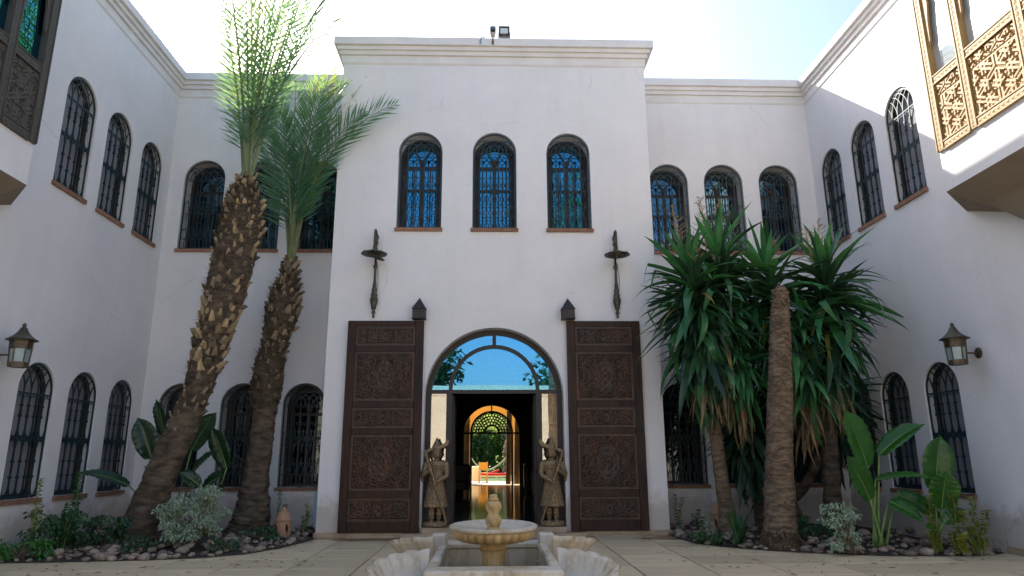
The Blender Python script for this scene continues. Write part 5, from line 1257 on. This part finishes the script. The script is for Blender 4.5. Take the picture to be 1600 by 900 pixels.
bush('variegated_shrub', 'cream variegated shrub right of the headless trunk', (4.97, 10.05, 0.03), blobs_in(rg, 4.93, 10.05, 0.12, 0.70, 0.27, 19, 0.07, 0.12), 10000, 0.055, 0.026, 'varieg', 2)
def sprig(name, label, root, stems, m, seed, L=0.06, W=0.03, gap=0.03, cat='plant', stiff=0.0):
    """upright stems set with leaf pairs"""
    rnd = random.Random(seed); E_ = empty(name, root); tag(E_, label, cat); r0 = Vector(root); ms, mf = MB(), MB()
    for (dx, dy, h) in stems:
        b = r0+Vector((dx*0.35, dy*0.35, 0)); t = r0+Vector((dx, dy, h)); pth = bez(b, b.lerp(t, 0.5)+Vector((rnd.uniform(-.04, .04), 0, h*0.1)), t, 10); ms.tube(pth, [0.009-0.006*i/10 for i in range(11)], 5)
        n = max(4, int(h/gap)); 
        for k in range(n):
            f = (0.12+0.88*(k+0.5)/n)*10; i = min(9, int(f)); p = pth[i].lerp(pth[i+1], f-i)
            for s in range(3):
                a = k*1.9+s*2.09+rnd.uniform(-.4, .4); d = Vector((cos(a), sin(a), rnd.uniform(-0.15, 0.7)+stiff)).normalized(); leaf_quad(mf, p, d, Vector((rnd.uniform(-.3, .3), -0.5, 1)), L*rnd.uniform(.75, 1.2), W*rnd.uniform(.8, 1.2))
    off = tuple(-r0); ms.build('stem', 'midrib', E_, True, off); tag(mf.build('foliage', m, E_, False, off), kind='stuff'); return E_
def tuft(name, label, root, n, L, W, m, seed, el=(20, 80), cat='plant'):
    rnd = random.Random(seed); E_ = empty(name, root); tag(E_, label, cat)
    ms = [blade_mesh(L*q, W, b, m, 0.3, None, seed*7+k) for k, (q, b) in enumerate(((1.0, 0.5), (0.85, 0.9), (1.1, 0.3)))]
    for k in range(n):
        mt = Matrix.Rotation(rnd.uniform(0, 6.28), 3, 'Z') @ Matrix.Rotation(-radians(rnd.uniform(*el)), 3, 'Y'); obj('leaf', rnd.choice(ms), E_, (rnd.uniform(-.04, .04), rnd.uniform(-.04, .04), 0), mt.to_euler())
    return E_
sprig('euonymus', 'slim yellow-green stem left of the banana leaves under the right lantern', (6.12, 9.95, 0.03), [(0.02, 0, 0.78), (0.08, 0.02, 0.3), (-0.05, 0, 0.26)], 'euonymus', 1, 0.075, 0.042, 0.024)
sprig('euonymus', 'tallest slim yellow-green stem in front of the lantern window', (6.36, 9.86, 0.03), [(0.06, 0, 0.80), (-0.03, 0, 0.3)], 'euonymus', 2, 0.075, 0.042, 0.024)
sprig('euonymus', 'short golden yellow sprig at the paving edge of the right bed', (6.40, 9.78, 0.03), [(0.04, 0, 0.26), (0.0, 0, 0.2)], 'golden', 3, 0.075, 0.045, 0.02)
sprig('euonymus', 'three-stemmed green and yellow plant at the far right of the right bed', (6.68, 9.86, 0.03), [(-0.17, 0, 0.56), (0.02, 0, 0.74), (0.2, 0, 0.58), (0.08, 0.02, 0.4), (-0.08, 0, 0.36)], 'euonymus', 4, 0.075, 0.042, 0.024)
tuft('strap_plant', 'strap-leaved green plant between the thin yucca stem and the headless trunk', (3.72, 11.0, 0.03), 13, 0.55, 0.07, 'shrub', 5, (55, 88))
bush('low_bush', 'low green ground plant left of the strap-leaved plant', (3.45, 11.35, 0.03), blobs_in(rg, 3.45, 11.35, 0.06, 0.18, 0.26, 9, 0.08, 0.12), 4200, 0.07, 0.045, 'shrub', 6, 'plant')
sprig('climber', 'thin leggy plant beside the right plinth of the entrance block', (3.36, 13.2, 0.05), [(0.0, 0, 0.62), (0.14, 0, 0.56), (0.06, 0, 0.35)], 'shrub', 7, 0.06, 0.04, 0.05)
sprig('climber', 'small dark plant by the rear wall between plinth and yucca stem', (3.72, 13.1, 0.05), [(0.05, 0, 0.36), (-0.06, 0, 0.28), (0.14, 0, 0.24)], 'shrub', 8, 0.07, 0.045, 0.04)
sprig('climber', 'pale-tipped sprig in front of the thin yucca stem', (3.42, 11.6, 0.03), [(0.0, 0, 0.5), (0.1, 0, 0.3)], 'varieg', 9, 0.05, 0.03, 0.06)
bush('low_bush', 'dark low bush in shade behind the right variegated shrub', (5.2, 11.4, 0.05), blobs_in(rg, 5.2, 11.4, 0.1, 0.4, 0.5, 14, 0.1, 0.16), 2600, 0.1, 0.05, 'shrub', 10, 'plant')
bush('low_bush', 'bright green fern-like plant at the far left paving edge', (-6.55, 10.25, 0.03), blobs_in(rg, -6.55, 10.3, 0.08, 0.26, 0.33, 14, 0.08, 0.13), 4200, 0.085, 0.035, 'big_leaf', 11, 'plant')
bush('low_bush', 'dark leafy bush at the left wall below the first low window', (-6.5, 10.9, 0.03), blobs_in(rg, -6.5, 10.9, 0.15, 0.62, 0.42, 18, 0.09, 0.15), 3200, 0.08, 0.05, 'shrub', 12, 'plant')
sprig('climber', 'yellow-green climbing stem in front of the first low left window', (-6.72, 10.7, 0.03), [(0.04, 0, 1.05), (0.1, 0, 0.7)], 'euonymus', 13, 0.06, 0.04, 0.035)
sprig('climber', 'tall dark climbing stem between the first two low left windows', (-6.42, 11.3, 0.03), [(-0.12, 0.1, 1.15), (-0.05, 0, 0.85)], 'shrub', 14, 0.075, 0.05, 0.035)
sprig('climber', 'medium dark upright plant left of the leaning trunk', (-6.3, 10.75, 0.03), [(0.02, 0, 0.72), (0.12, 0, 0.55), (-0.1, 0, 0.5)], 'shrub', 15, 0.075, 0.05, 0.035)
bush('low_bush', 'dark green spreading bush left of the leaning palm base', (-5.95, 11.1, 0.03), blobs_in(rg, -6.0, 11.1, 0.12, 0.52, 0.42, 18, 0.09, 0.15), 3200, 0.09, 0.045, 'shrub', 16, 'plant')
bush('low_bush', 'small bright bush between leaning palm base and variegated shrub', (-5.17, 10.75, 0.03), blobs_in(rg, -5.17, 10.75, 0.08, 0.26, 0.16, 9, 0.07, 0.11), 5000, 0.07, 0.04, 'shrub', 17, 'plant')
bush('low_bush', 'low bluish plant at the paving edge right of the variegated palm shrub', (-3.95, 10.95, 0.03), blobs_in(rg, -3.97, 10.95, 0.06, 0.2, 0.25, 10, 0.07, 0.11), 4000, 0.06, 0.035, 'shrub', 18, 'plant')
bush('low_bush', 'low green plant between the shorter palm and the clay lantern', (-3.85, 12.15, 0.04), blobs_in(rg, -3.85, 12.15, 0.07, 0.24, 0.3, 10, 0.08, 0.12), 3600, 0.07, 0.045, 'shrub', 19, 'plant')
sprig('climber', 'small yellow-flecked plant by the left flank of the entrance block', (-3.42, 13.2, 0.05), [(0.0, 0, 0.5), (0.05, 0, 0.36), (-0.05, 0, 0.3)], 'euonymus', 20, 0.05, 0.035, 0.03)
sprig('climber', 'dark upright plant right of the shorter palm trunk', (-3.9, 13.2, 0.05), [(0.0, 0, 0.72), (0.1, 0, 0.5)], 'shrub', 21, 0.06, 0.045, 0.04)
mb = MB(); mb.tube(catmull([(5.3, 11.9, 0.0), (5.05, 11.8, 0.45), (4.85, 11.7, 0.85), (4.72, 11.65, 1.15)], 5), [0.05]*8+[0.045]*8, 8)
tag(mb.build('bare_branch', 'bark_palm', None, True), 'bare leaning branch right of the headless trunk', 'branch')

# clay lanterns
def clay_lantern(pos, h, label):
    E_ = empty('clay_lantern', pos); tag(E_, label, 'lantern', 'clay garden lanterns'); s = h/0.5
    prof = [(0.115, 0.0), (0.12, 0.02), (0.125, 0.06), (0.128, 0.10), (0.13, 0.14), (0.13, 0.18), (0.13, 0.22), (0.128, 0.26)]
    mb = MB(); mb.lathe([(r*s, z*s) for r, z in prof], 32, skip=lambda i, j: i in (2, 3, 4, 5) and ((j % 8 in (3, 4) and i in (3, 4)) or (j % 8 == (3 if i % 2 else 4))) )
    mb.lathe([(r*0.9*s, z*s) for r, z in prof], 32, skip=lambda i, j: i in (2, 3, 4, 5) and (j % 8 in (3, 4))); mb.build('body', 'terracotta', E_, True)
    mb = MB(); mb.lathe([(0.13*s, 0.255*s), (0.15*s, 0.27*s), (0.15*s, 0.285*s), (0.13*s, 0.30*s), (0.105*s, 0.36*s), (0.07*s, 0.41*s), (0.045*s, 0.425*s), (0.05*s, 0.44*s), (0.03*s, 0.46*s), (0.018*s, 0.49*s), (0, 0.5*s)], 28); mb.build('lid', 'terracotta', E_, True)
clay_lantern((-3.60, 12.45, 0.06), 0.50, 'pierced clay lantern beside the left plinth of the entrance block')
clay_lantern((4.02, 12.75, 0.06), 0.55, 'clay lantern half hidden behind the headless trunk')

# ------------------------------------------------------------------ garden beyond the hall
LG = empty('garden_loggia', (0, 34.4, 0)); tag(LG, 'ochre garden screen wall with an arch, seen through the hall', 'wall')
mb = MB(); wall_sheet(mb, [(-5, 0), (5, 0), (5, 5.2), (-5, 5.2)], [arch_poly(0, 0.02, 3.55, 2.1, 30)], lambda u, z, d: (u, 34.4+d, z), 0.3); wall_sheet(mb, [(-5, 0), (5, 0), (5, 5.2), (-5, 5.2)], [arch_poly(0, 0.02, 3.55, 2.1, 30)], lambda u, z, d: (u, 34.7-d, z), 0.01)
mb.box(-5, 5, 34.4, 34.7, 5.2, 5.25); inside(LG, mb, 'wall', 'ochre')
GY = HALL_END+0.9
mb = MB(); mb.quad((-6, GY, 0.14), (6, GY, 0.14), (6, 37.5, 0.14), (-6, 37.5, 0.14)); tag(mb.build('terrace', 'terrace'), kind='structure')
mb = MB(); mb.quad((-40, GY, 0.10), (40, GY, 0.10), (40, 90, 0.10), (-40, 90, 0.10)); tag(mb.build('lawn', 'lawn'), kind='structure')
def cloud_tree(name, label, pos, h, r, m, seed, n=2600, L=0.5, group=None):
    rnd = random.Random(seed); E_ = empty(name, pos); tag(E_, label, 'tree', group); ms, mf = MB(), MB()
    ms.tube([(0, 0, -0.1), (0.1, 0, h*0.3), (0, 0, h*0.6)], [0.25, 0.18, 0.1], 8)
    cl = []
    for k in range(16):
        a = k*2.4; q = rnd.uniform(0.2, 0.85)*r; c = Vector((cos(a)*q, sin(a)*q, h*rnd.uniform(0.22, 0.92))); cl.append(c); ms.tube([(0, 0, h*0.3), tuple(c)], [0.08, 0.02], 5)
    for k in range(n):
        c = rnd.choice(cl); v = Vector((rnd.gauss(0, 1), rnd.gauss(0, 1), rnd.gauss(0, 1))).normalized()*(rnd.random()**0.4)*r*0.42; p = c+v
        if p.z < 0.1: p.z = rnd.uniform(0.1, 0.6)
        leaf_quad(mf, p, Vector((rnd.uniform(-1, 1), rnd.uniform(-1, 1), rnd.uniform(-.8, .5))).normalized(), Vector((rnd.uniform(-1, 1), rnd.uniform(-1, 1), 1)), L*rnd.uniform(.6, 1.2), L*0.5)
    ms.build('trunk', 'twig', E_, True); tag(mf.build('crown', m, E_), kind='stuff'); return E_
cloud_tree('garden_tree', 'dense green garden tree seen through the left of the far arch', (-3.2, 54, 0.1), 7, 3.2, 'hedge', 1)
cloud_tree('garden_tree', 'dense green garden tree filling the middle of the far arch', (-0.4, 57, 0.1), 8, 3.4, 'hedge', 2)
cloud_tree('garden_tree', 'low bushy garden tree behind the yellow chair', (-1.6, 50.5, 0.1), 3.4, 2.0, 'shrub', 8, 2600, 0.35)
cloud_tree('garden_tree', 'low bushy garden tree right of the garden palm', (2.6, 51, 0.1), 3.6, 2.0, 'shrub', 9, 2600, 0.35)
cloud_tree('garden_tree', 'dense green garden tree seen through the right of the far arch', (3.4, 55, 0.1), 7.5, 3.2, 'hedge', 3)
HG = empty('garden_hedge', (0, 60, 0.1)); tag(HG, 'long dense hedge closing the garden beyond the lawn', 'hedge'); mb = MB(); rh = random.Random(5)
for k in range(5200):
    leaf_quad(mb, Vector((rh.uniform(-9, 9), rh.uniform(-0.9, 0.9), rh.uniform(0, 5.2))), Vector((rh.uniform(-1, 1), rh.uniform(-1, 1), rh.uniform(-.6, .6))).normalized(), Vector((rh.uniform(-1, 1), -1, rh.uniform(-.5, 1))), rh.uniform(0.4, 0.8), 0.35)
tag(mb.build('foliage', 'hedge', HG), kind='stuff'); mb = MB(); [mb.tube([(x, 0, 0), (x, 0, 3.5)], 0.08, 6) for x in range(-8, 9, 2)]; mb.build('stem', 'twig', HG)
GP = (1.15, 46, 0.1); PG = empty('palm_tree', GP); tag(PG, 'garden palm with arching fronds seen through the far arch', 'palm tree')
palm_trunk(PG, GP, [(1.1, 46, 0), (1.15, 46, 0.8), (1.2, 46, 1.7), (1.2, 46, 2.5)], [0.36, 0.36, 0.42, 0.25], 0.1, seed=5)
for k in range(15):
    a = 2*pi*k/15+0.2; p0 = Vector((1.2, 46, 2.5)); d = Vector((cos(a), sin(a)*0.9, 0)); e = 0.9+0.5*(k % 3)
    frond_obj(PG, GP, p0, p0+d*1.6+Vector((0, 0, 1.0+e)), p0+d*(3.2+0.2*(k % 4))+Vector((0, 0, e-0.6)), 0.55, 'frond_yellow', 40, 500+k, 0.045)
def chair(pos, rz):
    E_ = empty('wooden_chair', pos, rz); tag(E_, 'honey coloured wooden chair on the terrace beyond the hall', 'chair')
    for x in (-0.2, 0.2):
        mb = MB(); mb.box(x-0.025, x+0.025, -0.22, -0.17, 0, 1.0); mb.build('leg', 'yellow_wood', E_); mb = MB(); mb.box(x-0.025, x+0.025, 0.17, 0.22, 0, 0.45); mb.build('leg', 'yellow_wood', E_)
    mb = MB(); mb.bbox(-0.23, 0.23, -0.23, 0.23, 0.45, 0.49, 0.008); mb.build('seat', 'yellow_wood', E_)
    mb = MB(); mb.box(-0.175, 0.175, -0.21, -0.18, 0.62, 0.98); mb.build('backrest', 'yellow_wood', E_)
    mb = MB(); mb.box(-0.175, 0.175, -0.205, -0.185, 0.2, 0.24); mb.box(-0.175, 0.175, -0.205, -0.185, 0.33, 0.37); mb.build('stretcher', 'yellow_wood', E_)
chair((-0.42, 35.6, 0.145), 0.1)
E_ = empty('garden_table', (-0.98, 36.1, 0.145)); tag(E_, 'table under a white cloth on the terrace beyond the hall', 'table')
mb = MB(); mb.bbox(-0.42, 0.42, -0.6, 0.6, 0.74, 0.78, 0.01); [mb.quad(*q) for q in (((-0.42, -0.6, 0.76), (0.42, -0.6, 0.76), (0.44, -0.62, 0.06), (-0.44, -0.62, 0.06)), ((0.42, -0.6, 0.76), (0.42, 0.6, 0.76), (0.44, 0.62, 0.06), (0.44, -0.62, 0.06)))]; mb.build('tablecloth', 'white_paint', E_)
mb = MB(); [mb.box(x-0.03, x+0.03, y-0.03, y+0.03, 0, 0.745) for x in (-0.36, 0.36) for y in (-0.5, 0.5)]; mb.build('leg', 'yellow_wood', E_)
for (x, y, lab) in ((0.25, 39.0, 'red cushioned sun lounger nearest the far arch'), (-0.5, 41.5, 'red cushioned sun lounger farther out on the lawn')):
    E_ = empty('sun_lounger', (x, y, 0.10)); tag(E_, lab, 'sun lounger', 'red sun loungers on the lawn')
    mb = MB(); mb.bbox(-1.0, 1.0, -0.35, 0.35, 0.24, 0.30, 0.01); mb.build('frame', 'white_paint', E_)
    mb = MB(); mb.bbox(-1.0, 0.45, -0.33, 0.33, 0.302, 0.42, 0.03); mb.add([(0.45, -0.33, 0.31), (0.45, 0.33, 0.31), (1.0, 0.33, 0.5), (1.0, -0.33, 0.5), (0.45, -0.33, 0.42), (0.45, 0.33, 0.42), (0.97, 0.33, 0.6), (0.97, -0.33, 0.6)], [(0, 1, 2, 3), (4, 7, 6, 5), (0, 3, 7, 4), (1, 5, 6, 2), (3, 2, 6, 7)]); mb.build('cushion', 'red', E_)
    for lx in (-0.85, 0.85):
        for ly in (-0.3, 0.3): mb = MB(); mb.box(lx-0.03, lx+0.03, ly-0.03, ly+0.03, 0, 0.242); mb.build('leg', 'white_paint', E_)
mb = MB(); n = 16; vs = []; fs = []
for i in range(n+1):
    t = i/n; x = -1.3+2.35*t; zc = 1.45-1.1*sin(pi*t)**0.8*(1-0.35*t)
    wd = 0.05+0.40*sin(pi*t)
    for k in range(5): u = k/2-1; vs.append((x, 44.5+u*wd, zc+0.12*u*u))
for i in range(n):
    for k in range(4): q = i*5+k; fs.append((q, q+5, q+6, q+1))
mb.add(vs, fs); tag(mb.build('hammock', 'curtain', None, True), 'pale hammock slung from the garden palm', 'hammock')
mb = MB(); mb.tube([(-1.3, 44.5, 0.1), (-1.3, 44.5, 1.7)], 0.05, 8); tag(mb.build('hammock_post', 'twig', None, True), 'short post holding the free end of the hammock', 'post')
def armchair(pos, rz, label):
    E_ = empty('armchair', pos, rz); tag(E_, label, 'armchair', 'armchairs in the hall')
    mb = MB(); mb.bbox(-0.32, 0.32, -0.35, 0.33, 0.16, 0.44, 0.04); mb.build('seat', 'leather', E_); mb = MB(); mb.bbox(-0.40, 0.40, 0.30, 0.46, 0.16, 0.98, 0.05); mb.build('backrest', 'leather', E_)
    for s in (-1, 1): mb = MB(); mb.bbox(min(s*0.31, s*0.43), max(s*0.31, s*0.43), -0.36, 0.31, 0.16, 0.62, 0.03); mb.build('armrest', 'leather', E_)
    for x in (-0.36, 0.36):
        for y in (-0.3, 0.4): mb = MB(); mb.box(x-0.025, x+0.025, y-0.025, y+0.025, 0, 0.165); mb.build('leg', 'winwood', E_)
armchair((-1.15, 23.5, HALL_Z), 0.0, 'dark armchair silhouetted left of the far arch'); armchair((1.55, 24.5, HALL_Z), pi*0.5, 'dark armchair silhouetted right of the far arch')

# ------------------------------------------------------------------ trees behind the viewer, mirrored in the panes
cloud_tree('garden_tree', 'dark tree over the gate range, mirrored in the left of the fanlight', (-6.5, -30, 0), 11, 4.2, 'shrub', 4, 2600, 0.7)
cloud_tree('garden_tree', 'dark tree over the gate range, mirrored in the right of the fanlight', (7.5, -29, 0), 11.5, 4.0, 'shrub', 5, 2600, 0.7)
RP = (2.95, -6.5, 0); PR = empty('palm_tree', RP); tag(PR, 'tall palm mirrored in the right upper window of the entrance block', 'palm tree')
palm_trunk(PR, RP, [(2.95, -6.5, -0.1), (2.95, -6.5, 4), (3.1, -6.5, 8), (3.3, -6.5, 12.2)], [0.3, 0.26, 0.25, 0.25], 0.08, seed=6)
for k in range(22):
    a = 2*pi*k/22*2.02; p0 = Vector((3.3, -6.5, 12.2)); d = Vector((cos(a), sin(a), 0)); e = (-0.6, 0.9, 2.4)[k % 3]
    frond_obj(PR, RP, p0, p0+d*1.5+Vector((0, 0, 1.2+max(0, e))), p0+d*(2.9-0.3*(k % 3))+Vector((0, 0, e)), 0.5, 'frond', 46, 700+k, 0.035)
